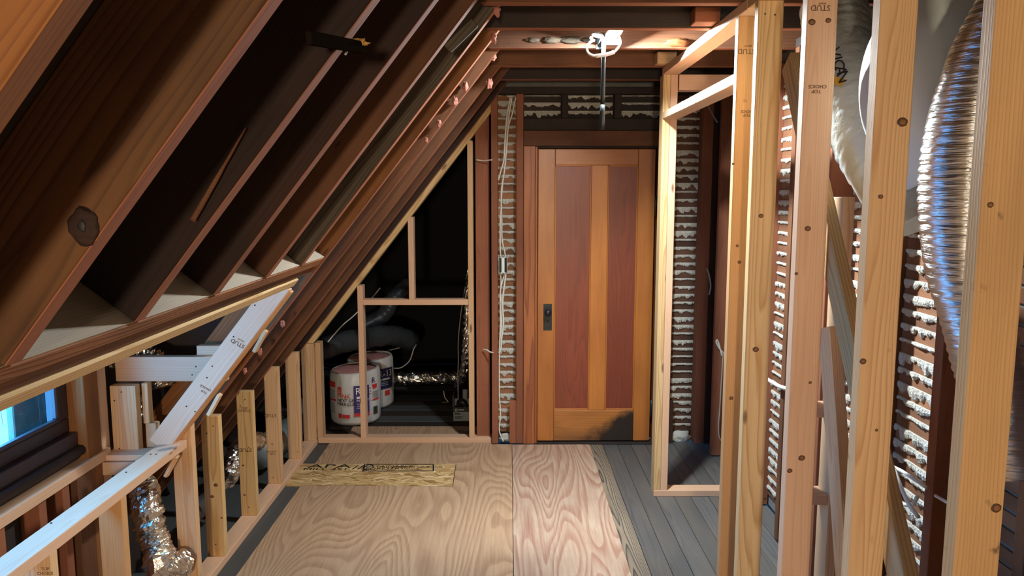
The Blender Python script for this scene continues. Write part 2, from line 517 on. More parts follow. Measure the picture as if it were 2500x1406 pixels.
def ply(name, a, b, c, seed, sc, k, blotch=.35):
    """rotary-cut plywood: contour grain stretched along Y"""
    m, nt, p, L = nmat(name)
    tc = N(nt, 'ShaderNodeTexCoord')
    mp = N(nt, 'ShaderNodeMapping'); mp.inputs['Scale'].default_value = sc; mp.inputs['Location'].default_value = (seed, seed * 2.3, 0)
    L(tc.outputs['Object'], mp.inputs['Vector'])
    n1 = N(nt, 'ShaderNodeTexNoise'); n1.inputs['Scale'].default_value = 1; n1.inputs['Detail'].default_value = 1.6; n1.inputs['Roughness'].default_value = .25
    n1.inputs['Distortion'].default_value = .35
    L(mp.outputs[0], n1.inputs['Vector'])
    mu = N(nt, 'ShaderNodeMath', operation='MULTIPLY'); mu.inputs[1].default_value = k; L(n1.outputs['Fac'], mu.inputs[0])
    fc = N(nt, 'ShaderNodeMath', operation='FRACT'); L(mu.outputs[0], fc.inputs[0])
    r = ramp(nt, [(0, (.12, .12, .12)), (.35, (.2, .2, .2)), (.80, (.75, .75, .75)), (.93, (.65, .65, .65)), (1, (.12, .12, .12))])
    L(fc.outputs[0], r.inputs[0])
    mp2 = N(nt, 'ShaderNodeMapping'); mp2.inputs['Scale'].default_value = (75, 3.2, 1); L(tc.outputs['Object'], mp2.inputs['Vector'])
    n2 = N(nt, 'ShaderNodeTexNoise'); n2.inputs['Detail'].default_value = 6; n2.inputs['Scale'].default_value = 1; n2.inputs['Roughness'].default_value = .7; L(mp2.outputs[0], n2.inputs['Vector'])
    fa = N(nt, 'ShaderNodeMath', operation='MULTIPLY_ADD'); fa.inputs[1].default_value = 1.7; fa.use_clamp = True
    fs = N(nt, 'ShaderNodeMath', operation='SUBTRACT'); fs.inputs[1].default_value = .5; L(n2.outputs['Fac'], fs.inputs[0]); L(fs.outputs[0], fa.inputs[0]); L(r.outputs[0], fa.inputs[2])
    mx = N(nt, 'ShaderNodeMix', data_type='RGBA'); mx.inputs[6].default_value = (*a, 1); mx.inputs[7].default_value = (*b, 1); L(fa.outputs[0], mx.inputs[0])
    n3 = N(nt, 'ShaderNodeTexNoise'); n3.inputs['Scale'].default_value = 2.6; n3.inputs['Detail'].default_value = 5; L(tc.outputs['Object'], n3.inputs['Vector'])
    r3 = ramp(nt, [(.4, (0, 0, 0)), (.65, (1, 1, 1))]); L(n3.outputs['Fac'], r3.inputs[0])
    m3 = N(nt, 'ShaderNodeMath', operation='MULTIPLY'); m3.inputs[1].default_value = blotch; L(r3.outputs[0], m3.inputs[0])
    mx2 = N(nt, 'ShaderNodeMix', data_type='RGBA'); mx2.inputs[7].default_value = (*c, 1); L(m3.outputs[0], mx2.inputs[0]); L(mx.outputs[2], mx2.inputs[6])
    L(mx2.outputs[2], p.inputs['Base Color'])
    p.inputs['Roughness'].default_value = .7
    p.inputs['Specular IOR Level'].default_value = .3
    b_ = N(nt, 'ShaderNodeBump'); b_.inputs['Strength'].default_value = .25; b_.inputs['Distance'].default_value = .002
    L(fa.outputs[0], b_.inputs['Height']); L(b_.outputs[0], p.inputs['Normal'])
    return m


ply_a = ply('plywood_tan', (.48, .315, .185), (.29, .16, .09), (.40, .25, .15), 3.1, (2.8, .42, 1), 34)
ply_b = ply('plywood_pink', (.50, .37, .26), (.30, .135, .085), (.36, .195, .13), 7.7, (4.6, .62, 1), 22, .45)


def osb_mat():
    m, nt, p, L = nmat('strand_board')
    tc = N(nt, 'ShaderNodeTexCoord')
    no = N(nt, 'ShaderNodeTexNoise'); no.inputs['Scale'].default_value = 9; L(tc.outputs['Object'], no.inputs['Vector'])
    ad = N(nt, 'ShaderNodeVectorMath', operation='MULTIPLY_ADD'); ad.inputs[1].default_value = (.10, .12, 0)
    L(no.outputs['Color'], ad.inputs[0]); L(tc.outputs['Object'], ad.inputs[2])
    vals = []
    for ang, loc in ((.35, 0), (-.45, 5), (.05, 9)):
        mr = N(nt, 'ShaderNodeMapping'); mr.inputs['Rotation'].default_value = (0, 0, ang); L(ad.outputs[0], mr.inputs['Vector'])
        ms = N(nt, 'ShaderNodeMapping'); ms.inputs['Scale'].default_value = (13, 62, 1); ms.inputs['Location'].default_value = (loc, loc, 0); L(mr.outputs[0], ms.inputs['Vector'])
        vo = N(nt, 'ShaderNodeTexVoronoi'); vo.inputs['Scale'].default_value = 1; L(ms.outputs[0], vo.inputs['Vector'])
        sc_ = N(nt, 'ShaderNodeSeparateColor'); L(vo.outputs['Color'], sc_.inputs[0])
        vals.append(sc_)
    gt = N(nt, 'ShaderNodeMath', operation='GREATER_THAN'); gt.inputs[1].default_value = .55; L(vals[0].outputs[1], gt.inputs[0])
    m1 = N(nt, 'ShaderNodeMix', data_type='RGBA'); L(gt.outputs[0], m1.inputs[0]); L(vals[1].outputs[0], m1.inputs[6]); L(vals[0].outputs[0], m1.inputs[7])
    gt2 = N(nt, 'ShaderNodeMath', operation='GREATER_THAN'); gt2.inputs[1].default_value = .65; L(vals[2].outputs[1], gt2.inputs[0])
    sp = N(nt, 'ShaderNodeSeparateColor')
    m2 = N(nt, 'ShaderNodeMix', data_type='RGBA'); L(gt2.outputs[0], m2.inputs[0]); L(m1.outputs[2], m2.inputs[6]); L(vals[2].outputs[0], m2.inputs[7])
    L(m2.outputs[2], sp.inputs[0])
    r = ramp(nt, [(0, (.27, .14, .045)), (.3, (.46, .28, .105)), (.75, (.58, .39, .17)), (1, (.74, .56, .32))])
    L(sp.outputs[0], r.inputs[0]); L(r.outputs[0], p.inputs['Base Color'])
    p.inputs['Roughness'].default_value = .6
    b = N(nt, 'ShaderNodeBump'); b.inputs['Strength'].default_value = .4; b.inputs['Distance'].default_value = .002
    L(sp.outputs[1], b.inputs['Height']); L(b.outputs[0], p.inputs['Normal'])
    return m


osb_m = osb_mat()
plank_m = wood('grey_plank', (.100, .098, .094), (.052, .052, .052), ring=45, ringmix=.7, mottle=.5, mcol=(.16, .135, .10), rough=.5, spec=.4, bump=.4)
plank_worn = wood('worn_plank', (.30, .23, .155), (.040, .036, .033), ring=60, ringmix=1.0, mottle=.4, mcol=(.10, .09, .078), rough=.65, bump=.7)
plank_sl = wood('slate_plank', (.085, .090, .090), (.055, .059, .060), mottle=.4, rough=.55, spec=.4, bump=.2)

# ------------------------------------------------------------------ roof geometry
CU, SU = .6193, .7852        # roof pitch


def RP(s, n, y):
    """point on the roof: s up the slope from the header, n outward from the rafter undersides"""
    return Vector((-.79 + CU * s - SU * n, y, 1.431 + SU * s + CU * n))


UPS = Vector((CU, 0, SU))
OUT = Vector((-SU, 0, CU))

# ------------------------------------------------------------------ structure: floor
fl = bx('floor', (-2.4, 1.55), (-3.3, 7.7), (-.12, -.024), shell_dark, bev=0)
tag(fl, kind='structure')
xs = .5515
k = 0
while xs < 1.42:
    wd = (.092, .098, .094, .102, .096, .1, .094, .1, .1, .1)[k % 10]
    bx('plank', (xs, xs + wd - .0022), (-3.2, 5.10), (-.024, -.006 - rnd.uniform(0, .0018)),
       (plank_worn, plank_m, plank_m, plank_m, plank_m, plank_m, plank_m, plank_m, plank_m, plank_m)[k % 10], fl, .002, axis='y')
    xs += wd
    k += 1
bx('underlayment', (-2.05, -1.19), (-3.2, 5.06), (-.024, -.010), plank_sl, fl, .001, axis='y')
for i in range(14):
    y0 = 5.42 + i * .15
    bx('plank', (-2.0, .1), (y0, y0 + .147), (-.024, -.008), (sooty, plank_sl)[i % 2], fl, .002, axis='x')

# ------------------------------------------------------------------ structure: shell
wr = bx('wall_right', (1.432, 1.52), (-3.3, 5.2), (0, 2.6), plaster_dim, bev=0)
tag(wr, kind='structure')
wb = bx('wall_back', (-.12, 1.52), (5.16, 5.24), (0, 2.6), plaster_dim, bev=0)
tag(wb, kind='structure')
wf = bx('wall_front', (-2.1, 1.52), (-3.3, -3.2), (0, 2.7), shell_dark, bev=0)
tag(wf, kind='structure')
ce = bx('ceiling', (-.2, 1.52), (-3.3, 7.7), (2.575, 2.62), sooty, bev=0)
tag(ce, kind='structure')
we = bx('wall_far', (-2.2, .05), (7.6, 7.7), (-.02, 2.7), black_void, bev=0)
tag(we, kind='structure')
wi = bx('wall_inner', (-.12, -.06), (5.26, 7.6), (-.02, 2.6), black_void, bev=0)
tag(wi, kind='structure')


def slab(name, pts, thick, m):
    """flat polygon in an XZ profile or free polygon extruded along a vector"""
    n = len(pts)
    v = [Vector(p) for p in pts] + [Vector(p) + Vector(thick) for p in pts]
    f = [tuple(range(n)), tuple(range(n, 2 * n))] + [(i, (i + 1) % n, n + (i + 1) % n, n + i) for i in range(n)]
    return mesh_obj(name, v, f, m)


tag(slab('ceiling_slope', [RP(0.0, .19, -3.3), RP(1.55, .19, -3.3), RP(1.55, .19, 3.45), RP(0.0, .19, 3.45)], OUT * .03, shell_dark), kind='structure')
tag(slab('ceiling_slope_far', [RP(-2.08, .19, 3.45), RP(1.55, .19, 3.45), RP(1.55, .19, 7.7), RP(-2.08, .19, 7.7)], OUT * .03, shell_dark), kind='structure')
tag(bx('eave_light_stop', (-2.25, -1.70), (3.40, 3.449), (-.02, .62), sooty, bev=0), kind='structure')  # unseen box added to stop daylight leaking in at the eave end
tag(slab('ceiling_dormer', [(-.90, -3.3, 1.555), (-1.80, -3.3, 1.555), (-1.80, 3.47, 1.555), (-.90, 3.47, 1.555)], (0, 0, .03), shell_dark), kind='structure')
a, b = RP(0, .19, 3.45), RP(-1.28, .19, 3.45)
tag(slab('wall_cheek', [(a.x, 3.45, a.z), (-1.80, 3.45, RP((-1.80 + .79 + SU * .19) / CU, .19, 0).z), (-1.80, 3.45, 1.56), (a.x, 3.45, 1.56)], (0, .03, 0), sooty), kind='structure')

# left wall with the window opening
wl = thing('wall_left', (-1.70, 0, 0), kind='structure')
WX = (-1.78, -1.70)
WY0, WY1, WZ0, WZ1 = 1.18, 2.93, .745, 1.50
bx('sheathing', WX, (-3.3, WY0), (0, 1.56), sooty, wl, 0)
bx('sheathing', WX, (WY1, 3.47), (0, 1.56), sooty, wl, 0)
bx('sheathing', WX, (WY0, WY1), (0, WZ0), sooty, wl, 0, axis='y')
bx('sheathing', WX, (WY0, WY1), (WZ1, 1.56), sooty, wl, 0, axis='y')
bx('stud', (-1.70, -1.625), (2.83, 2.93), (.05, 1.55), old_or, wl)
bx('stud', (-1.70, -1.630), (2.935, 3.0), (.05, 1.55), fir_pink, wl)
for y in (2.66, 2.52, 2.30, 2.06):
    bx('stud', (-1.70, -1.63), (y, y + .042), (0, .645), old_edge, wl)
bx('stud', (-1.70, -1.61), (2.72, 2.82), (0, .645), old, wl)
bx('plate', (-1.70, -1.612), (.3, 2.97), (.645, .685), fir_pink, wl)

# ------------------------------------------------------------------ window
wn = thing('window_1', (-1.69, 2.05, .75), kind='structure')
for (y0, y1, z0, z1, ax) in ((WY0, WY1, .745, .795, 'y'), (2.845, 2.93, .795, 1.50, 'z'), (WY0, WY0 + .085, .795, 1.50, 'z'), (WY0, WY1, 1.46, 1.50, 'y')):
    bx('jamb', (-1.77, -1.66), (y0, y1), (z0, z1), sash_m, wn, axis=ax)
for (y0, y1, z0, z1, ax) in ((1.27, 2.845, .795, .850, 'y'), (2.765, 2.845, .850, 1.46, 'z'), (1.27, 1.35, .850, 1.46, 'z'), (1.27, 2.845, 1.40, 1.46, 'y')):
    bx('sash', (-1.735, -1.690), (y0, y1), (z0, z1), sash_m, wn, .004, axis=ax)
for (y0, y1, z0, z1, ax) in ((1.36, 2.76, .851, .868, 'y'), (2.742, 2.764, .868, 1.40, 'z')):
    bx('glazing_bead', (-1.705, -1.680), (y0, y1), (z0, z1), sash_m, wn, .005, axis=ax)
for y in (2.36, 1.86):
    bx('muntin', (-1.725, -1.700), (y, y + .024), (.85, 1.40), sash_m, wn, .005)
bx('pane', (-1.716, -1.712), (1.35, 2.765), (.85, 1.40), glass_m, wn, 0)
sweep('stool', [(-1.655, .9, .722), (-1.655, 2.2, .722), (-1.652, 2.93, .722)], .021, stool_m, wn, seg=10, n=2)
bx('apron', (-1.70, -1.655), (.9, 2.84), (.688, .745), stool_m, wn, .006)

# outside: shutter board and the shingled house next door
sh = thing('window_shutter', (-1.93, 3.0, .5), 'weathered dark teal board standing outside the dormer window', 'shutter')
bx('stile', (-1.95, -1.92), (2.86, 3.02), (.45, 2.0), shutter_m, sh, .004)
bx('stile', (-1.95, -1.92), (3.026, 3.45), (.45, 2.0), shutter_m, sh, .004)
bx('rail', (-1.945, -1.925), (2.90, 3.40), (1.55, 1.7), shutter_m, sh, .004)
nb = thing('neighbour_house', (-4.6, 6.6, -3.0), 'grey shingled wall of the house outside the window', 'house')
bx('wall', (-4.75, -4.62), (3.4, 8.2), (-3.0, 1.6), shingle_m, nb, 0, axis='y')
for r_ in range(13):
    z0 = -1.55 + r_ * .17
    for c_ in range(11):
        y0 = 4.9 + c_ * .24 + (r_ % 2) * .11
        o = board('shingle', (-4.60, y0 + .117, z0 - .02), (-4.615, y0 + .117, z0 + .18), .234, .018, (0, 1, 0), shingle_m, nb, .002)

# ------------------------------------------------------------------ rafters
RAFT = [(.80, old_or, 0), (1.20, old_r1, 0), (1.615, old_bk, 0), (2.04, old_dk, 0), (2.475, old, 0), (2.90, old_gr, 0),
        (3.285, old_or, 1), (3.68, old, 1), (4.15, old, 1), (4.58, old, 1), (5.00, old_dk, 1)]
RLAB = ['orange-brown old rafter cut off by the upper left corner, nearest to the camera',
        'broad brown old rafter with a big dark knot, second from the camera',
        'blackened old rafter with a board stub under it, third from the camera',
        'very dark brown old rafter, fourth from the camera, ending on the dusty header',
        'reddish brown old rafter with rough grain, fifth from the camera',
        'grey weathered old rafter, last of those that end on the header',
        'orange-brown old rafter running to the floor right behind the blue-lit raking jamb',
        'old brown rafter running to the floor, second beyond the raking jamb',
        'old brown rafter running to the floor, third beyond the raking jamb',
        'old brown rafter running to the floor, next to last before the gable framing',
        'blackened old rafter running to the floor directly above the gable framing']
raft_objs = []
for (y, m, full), lab in zip(RAFT, RLAB):
    s0, s1 = (-1.66 if full else .004), 1.46
    root = board('rafter', RP(s0, .095, y - .021), RP(s1, .095, y - .021), .189, .042, OUT, m)
    tag(root, lab, 'rafter', 'old roof rafters')
    board('lit_underside', RP(s0 + .002, -.0012, y - .021), RP(s1 - .002, -.0012, y - .021), .040, .0024, (0, 1, 0), old_edge if y > 1.0 else old_or, root, 0)  # brighter strip puts the lamplight on the rafter's underside into the colour
    raft_objs.append(root)
# the big knot on the second rafter
kp = at(205, 553, Y=1.1575)
kn = blob('knot', kp, .026, old_dk, raft_objs[1], seed=3, amp=.18, scale=(.9, .18, 1.15))
blob('knot_core', kp + Vector((0, -.005, .001)), .0075, nail_m, kn, seed=9, amp=.3, scale=(.8, .3, 1.3), sub=2)

# ceiling joists
JO = [(2.77, old, 'old brown ceiling joist along the top edge of the photo'),
      (3.18, sooty, 'soot-dark ceiling joist right in front of the glowing work lamp'),
      (3.60, old, 'reddish ceiling joist lit by the lamp, with crumbling clumps on it'),
      (4.10, old, 'dark ceiling joist, second beyond the work lamp'),
      (4.57, sooty, 'sooty ceiling joist nearest the door wall')]
for i, (y, m, lab) in enumerate(JO):
    o = bx('ceiling_joist', (-.10, 1.43), (y, y + .042), (2.37, 2.555), m)
    tag(o, lab, 'joist', 'old ceiling joists')
    bx('lit_underside', (-.09, 1.43), (y + .001, y + .041), (2.3676, 2.3700), old_edge, o, 0, axis='x')  # paler strip paints the lit bottom face of the joist
for y in (-1.2, -.75, .08, .5, .95, 1.4, 1.85, 2.3):
    pass

# clumps of old debris clinging to the third joist
for i, (px, wdt) in enumerate(((1300, .05), (1345, .07), (1395, .08), (1440, .06), (1655, .09))):
    o = blob('debris_clump', at(px, 98 if px < 1600 else 104, Y=3.597), wdt * .42, old_gr if px < 1600 else old_or, None, seed=i + 3, amp=.45, scale=(1.5, .35, .5))
    tag(o, 'crumbly brown clump stuck to the lamp-lit ceiling joist, number %s counted from the rafters' % ('one', 'two', 'three', 'four', 'five')[i], 'debris', 'clumps on the ceiling joist')

# ------------------------------------------------------------------ dormer header
hd = thing('dormer_header', RP(0, 0, 1.7), 'doubled old brown header with a dusty pale upper face carrying the cut rafters', 'beam')
o = board('header_board', RP(-.023, .095, .2), RP(-.023, .095, 3.24), .19, .044, OUT, old_hdr, hd, .004)
board('dusty_face', RP(.0008, .095, .2), RP(.0008, .095, 3.24), .186, .0022, OUT, dusty, hd, 0)
board('header_board', RP(-.070, .097, .2), RP(-.070, .097, 3.24), .176, .044, OUT, old, hd, .004)

# ------------------------------------------------------------------ dormer opening frame (new lumber)
df = thing('dormer_opening_frame', (-1.38, 2.0, 0), 'new lumber frame round the dormer opening with a sky-lit sill and raking jamb', 'framing')
board('head_plate', RP(-.113, .045, .2), RP(-.113, .045, 3.05), .086, .036, OUT, fir_yel, df)
sill = bx('sill_plate', (-1.428, -1.340), (.45, 3.06), (.654, .690), fir_pink, df)
jamb = board('raking_jamb', RP(-.985, .040, 3.005), RP(-.135, .040, 3.005), .086, .038, OUT, fir_pink, df)
board('raking_jamb', RP(-1.0, .034, 3.045), RP(-.15, .034, 3.045), .086, .038, OUT, fir_warm, df)
bx('stud', (-1.425, -1.342), (2.105, 2.143), (-.010, .654), fir, df)
bx('stud', (-1.425, -1.342), (2.515, 2.553), (-.010, .654), fir_warm, df)
for j, y in enumerate((2.03, 2.44, 3.0)):
    pass

# cheek framing seen beyond the sill
ck = thing('dormer_cheek_frame', (-1.5, 3.0, .62), 'new lumber corner framing of the dormer cheek beside the window', 'framing')
bx('block', (-1.625, -1.17), (3.066, 3.104), (.932, 1.035), fir_pink, ck, axis='x')
bx('stud', (-1.618, -1.515), (3.0, 3.04), (.64, .930), fir, ck, axis='z')
bx('plate', (-1.628, -1.430), (2.93, 3.02), (.640, .664), fir_pink, ck, axis='x')
bx('plate', (-1.625, -1.435), (2.92, 2.99), (.585, .638), fir_pink, ck, axis='x')
bx('trimmer', (-1.505, -1.46), (3.045, 3.08), (.64, .76), fir, ck)
bx('trimmer', (-1.51, -1.485), (3.042, 3.08), (.76, .93), fir, ck)
bx('block', (-1.30, -1.16), (3.10, 3.14), (1.035, 1.075), fir_pink, ck, axis='x')

# shims
for i, (px, py, lab) in enumerate(((632, 830, 'pale wedge shim tucked under the upper raking jamb'), (520, 985, 'pale wedge shim at the middle of the raking jamb'), (415, 1135, 'pale wedge shim where the sill meets the raking jamb'))):
    p = at(px, py, Y=2.985)
    s = board('shim', p - UPS * .05 + Vector((.012, 0, -.008)), p + UPS * .05, .016, .03, OUT, fir, None, .003)
    tag(s, lab, 'shim', 'wooden shims')

# ------------------------------------------------------------------ knee wall
kw = thing('knee_wall_frame', (-1.36, 4.0, 0), 'low knee wall of new studs under the rafters at left', 'framing')
bx('bottom_plate', (-1.405, -1.320), (.6, 5.06), (-.010, .028), fir_pink, kw)
KN = [(3.055, .79, fir), (3.35, .70, fir_yel), (3.80, .695, fir_yel), (4.24, .72, fir), (4.655, .72, fir), (5.02, .70, fir)]
kst = []
for y, zt, m in KN:
    kst.append(bx('stud', (-1.404, -1.321), (y, y + .038), (.028, zt), m, kw))

# ------------------------------------------------------------------ gable framing
GY = 5.06
gf = thing('gable_frame', (-.7, GY, 0), 'gable framing of new studs with a sloping top plate round a dark opening', 'framing')
bx('bottom_plate', (-1.318, -.122), (GY, GY + .086), (-.006, .034), fir_pink, gf)
board('raking_plate', Vector((-1.46, GY + .043, .56)), Vector((-.085, GY + .043, 2.303)), .036, .086, OUT, fir_yel, gf)
GX = [(-1.302, .034, .70, fir), (-1.005, .034, 1.09, fir_pink), (-.258, .034, 2.05, fir)]
for x, z0, z1, m in GX:
    bx('stud', (x - .018, x + .018), (GY, GY + .086), (z0, z1), m, gf)
bx('stud', (-1.345, -1.322), (GY + .0, GY + .086), (.034, .67), fir, gf)
bx('header', (-.986, -.277), (GY, GY + .086), (.958, .996), fir_pink, gf)
bx('cripple', (-.675, -.638), (GY, GY + .086), (.996, 1.55), fir_pink, gf)

# ------------------------------------------------------------------ back wall: old studs, laths, plaster
for nm, x0, x1, y0, y1, z0, z1, m in (
        ('stud', -.225, -.132, 5.10, 5.15, 0, 2.37, old_edge),
        ('stud', -.118, -.076, 5.03, 5.14, 0, 2.37, old_edge),
        ('stud', .047, .094, 5.035, 5.14, 0, 2.37, old_edge),
        ('nailer', .002, .046, 5.035, 5.07, 0, .30, old_edge),
        ('stud', .345, .385, 5.05, 5.14, 2.19, 2.37, sooty),
        ('stud', .690, .735, 5.05, 5.14, 2.19, 2.37, sooty),
        ('stud', 1.06, 1.10, 5.045, 5.14, 0, 2.37, old_dk),
        ('nailer', 1.101, 1.125, 5.05, 5.07, 0, .30, old_dk),
        ('stud', 1.265, 1.335, 5.03, 5.14, 0, 2.37, old_edge),
        ('stud', 1.335, 1.37, 5.01, 5.05, 0, 2.37, old_dk),
        ('header', .095, 1.06, 5.045, 5.12, 2.115, 2.19, sooty),
        ('top_plate', -.12, 1.43, 5.02, 5.14, 2.345, 2.39, sooty)):
    bx(nm, (x0, x1), (y0, y1), (z0, z1), m, wb, .002)


def key_mesh(wid, base, seed, droop=1.0):
    """plaster squeezed through the gap between two laths; local X along the lath, Y out, Z down negative"""
    r = random.Random(seed)
    n = max(8, int(wid / .0055))
    amp = r.choice((.15, .35, .6, .8, 1.0, 1.3)) * droop
    ph = r.uniform(0, 99)
    v, f = [], []
    for i in range(n + 1):
        x = -wid / 2 + wid * i / n
        q = min(1, max(0, mnoise.noise(Vector((x * 30 + ph, ph, 0))) * .9 + .45))
        d = .006 + amp * (.024 * q + .010 * r.random() * (.4 + q)) + .003 * r.random()
        d = min(d, .046)
        th = .0045 + .006 * q + .003 * r.random()
        v += [(x, 0, .0035), (x, -th * .8, .003), (x, -th * (1.0 + .3 * r.random()), -d * .45), (x, -th * .8, -d * .93), (x, 0, -d)]
    for i in range(n):
        for j in range(4):
            a_ = i * 5 + j
            f.append((a_, a_ + 1, a_ + 6, a_ + 5))
    f.append((0, 1, 2, 3, 4)); f.append(tuple(range(n * 5, n * 5 + 5)))
    me = bpy.data.meshes.new('plaster_key')
    me.from_pydata(v, [], f)
    me.materials.append(plaster)
    return me


def lath_bay(wall, axis, c0, c1, plane, z0, z1, keys, pitch=.0535, seed=0, lath=True, span=None, lm=None):
    lm = lm or lath_m
    """rows of lath with the plaster keys oozing over them; axis 'x' on the back wall, 'y' on the right wall"""
    r = random.Random(seed)
    z = z0
    i = 0
    while z < z1:
        h = pitch - .0085 - r.uniform(0, .002)
        a0, a1 = (span or (c0, c1))
        dz = r.uniform(-.002, .002)
        if lath:
            if axis == 'x':
                bx('lath', (a0, a1), (plane, plane + .008), (z + dz, z + h + dz), lm, wall, .0015, axis='x')
            else:
                bx('lath', (plane, plane + .008), (a0, a1), (z + dz, z + h + dz), lath_m, wall, .0015, axis='y')
        for (b0, b1) in keys:
            wid = b1 - b0
            me = key_mesh(wid, .024, seed * 1000 + i * 17 + int(b0 * 50))
            if axis == 'x':
                M = Matrix.Translation(((b0 + b1) / 2, plane, z + pitch)) @ Matrix.Identity(4)
            else:
                M = Matrix.Translation((plane, (b0 + b1) / 2, z + pitch)) @ Matrix.Rotation(-math.pi / 2, 4, 'Z')
            link(bpy.data.objects.new('plaster_key', me), wall, M)
        z += pitch
        i += 1


lath_bay(wb, 'x', -.078, .048, 5.118, .06, 2.34, [(-.074, .044)], seed=1)
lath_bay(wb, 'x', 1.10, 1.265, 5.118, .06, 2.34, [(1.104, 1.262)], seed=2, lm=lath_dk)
lath_bay(wb, 'x', .096, 1.06, 5.118, 2.19, 2.34, [(.10, .34), (.39, .685), (.74, 1.05)], seed=3, lm=sooty)  # rows above the door take the darkest board tone
blob('plaster_rubble', (-.015, 5.09, .025), .05, plaster, wb, seed=4, amp=.4, scale=(1.1, .4, .6))
blob('plaster_rubble', (1.19, 5.09, .03), .055, plaster, wb, seed=5, amp=.4, scale=(1.2, .4, .8))

# right wall: studs and laths
RS = [.55, .98, 1.41, 1.84, 2.265, 2.70, 3.14, 3.555, 4.00, 4.42, 4.79]
for i, y in enumerate(RS):
    bx('stud', (1.322, 1.425), (y, y + .045), (0, 2.37), (old_edge, old)[i % 2 if y < 4.7 else 0], wr)
bx('top_plate', (1.322, 1.43), (-3.2, 5.0), (2.37, 2.41), sooty, wr)
lath_bay(wr, 'y', 0, 0, 1.424, .06, 2.34, [(RS[j] + .05, RS[j + 1] - .004) for j in (4, 5, 6, 7, 9)], seed=6, span=(1.3, 5.05))
bx('corner_lath_strip', (1.37, 1.43), (5.05, 5.11), (0, 2.3), lath_m, wr)

# ------------------------------------------------------------------ door and casing
dr = thing('door_1', (.58, 5.05, .012), kind='structure')
DX0, DX1, DY = .192, .965, 5.052
Z0, Z1 = .014, 1.995


def dpart(nm, x, z, y0, m, ax):
    return bx(nm, x, (y0, DY + .04), z, m, dr, .003, axis=ax)


dpart('stile', (DX0, DX0 + .112), (Z0, Z1), DY, door_st, 'z')
dpart('stile', (DX1 - .112, DX1), (Z0, Z1), DY, door_st, 'z')
dpart('rail', (DX0 + .113, DX1 - .113), (Z1 - .105, Z1), DY + .0015, door_st, 'x')
dpart('rail', (DX0 + .113, DX1 - .113), (Z0, Z0 + .215), DY + .0015, door_rail, 'x')
dpart('mullion', (.545, .655), (Z0 + .215, Z1 - .105), DY + .001, door_st, 'z')
for (x0, x1) in ((DX0 + .112, .545), (.655, DX1 - .112)):
    pn = dpart('panel', (x0, x1), (Z0 + .215, Z1 - .105), DY + .014, door_pn, 'z')
    for (a0, a1, b0, b1) in ((x0, x0 + .008, Z0 + .215, Z1 - .105), (x1 - .008, x1, Z0 + .215, Z1 - .105), (x0, x1, Z0 + .215, Z0 + .225), (x0, x1, Z1 - .113, Z1 - .105)):
        bx('moulding', (a0, a1), (DY + .005, DY + .02), (b0, b1), door_st, pn, .002)
c0, c1 = at(1327, 742, Y=DY), at(1347, 806, Y=DY)
esc = bx('escutcheon', (c0.x, c1.x), (DY - .005, DY + .002), (c1.z, c0.z), iron, dr, .0025)
bx('escutcheon_panel', (c0.x + .006, c1.x - .006), (DY - .0065, DY - .004), (c1.z + .01, c0.z - .012), iron, esc, .002)
kc = at(1338, 764, Y=DY - .05)
kb = blob('knob', kc + Vector((0, 0, 0)), .0245, iron, esc, amp=0, scale=(1, .75, 1))
sweep('knob_shank', [(kc.x, DY - .042, kc.z), (kc.x, DY - .02, kc.z), (kc.x, DY, kc.z)], lambda t: .010 + .007 * t * t, iron, esc, seg=12, n=3)
kh = at(1337, 784, Y=DY)
blob('keyhole', (kh.x, DY - .007, kh.z + .003), .0042, ink_black, esc, amp=0, scale=(1, .3, 1), sub=2)
bx('keyhole_slot', (kh.x - .0018, kh.x + .0018), (DY - .0078, DY - .006), (kh.z - .009, kh.z + .003), ink_black, esc, 0)
for z in (1.62, .24):
    h = bx('hinge', (DX1 + .001, DX1 + .012), (DY - .012, DY + .01), (z - .055, z + .055), iron, dr, .003)
    sweep('hinge_pin', [(DX1 + .0065, DY - .012, z - .066), (DX1 + .0065, DY - .012, z), (DX1 + .0065, DY - .012, z + .066)], .006, iron, h, seg=8, n=1)
tr = thing('trim_1', (.58, 5.04, 0), kind='structure')
bx('casing', (.096, .172), (5.022, 5.05), (0, 2.012), casing_m, tr, .003)
bx('jamb', (.173, .188), (5.034, 5.11), (0, 2.006), casing_m, tr, .002)
bx('jamb', (.980, 1.0), (5.034, 5.11), (0, 2.006), casing_m, tr, .002)
bx('casing', (1.001, 1.06), (5.022, 5.05), (0, 2.012), casing_m, tr, .003)
bx('head_casing', (.096, 1.06), (5.024, 5.05), (2.014, 2.112), old, tr, .003)
bx('head_jamb', (.188, .98), (5.034, 5.11), (1.998, 2.012), old_dk, tr, .002)
bx('threshold', (.18, .99), (5.03, 5.12), (-.006, .006), sooty, tr, .003)

# ------------------------------------------------------------------ plywood and strand board on the floor
p1 = thing('plywood_sheet', (-.6, 3.0, 0), 'worn tan plywood sheet covering the left half of the floor', 'plywood')
mesh_obj('sheet', [(-1.235, -3.1, -.010), (.0175, -3.1, -.010), (.0175, 5.02, -.010), (-.122, 5.02, -.010), (-.122, 5.055, -.010), (-1.235, 5.055, -.010), (-1.235, 4.652, -.010), (-.336, 4.642, -.010), (-.330, 4.268, -.010), (-1.225, 4.290, -.010),
                   (-1.235, -3.1, .0), (.0175, -3.1, .0), (.0175, 5.02, .0), (-.122, 5.02, 0), (-.122, 5.055, 0), (-1.235, 5.055, .0), (-1.235, 4.652, .0), (-.336, 4.642, .0), (-.330, 4.268, .0), (-1.225, 4.290, .0)],
         [tuple(range(10)), tuple(range(10, 20))] + [(i, (i + 1) % 10, 10 + (i + 1) % 10, 10 + i) for i in range(10)], ply_a, p1, origin=(0, 0, 0))
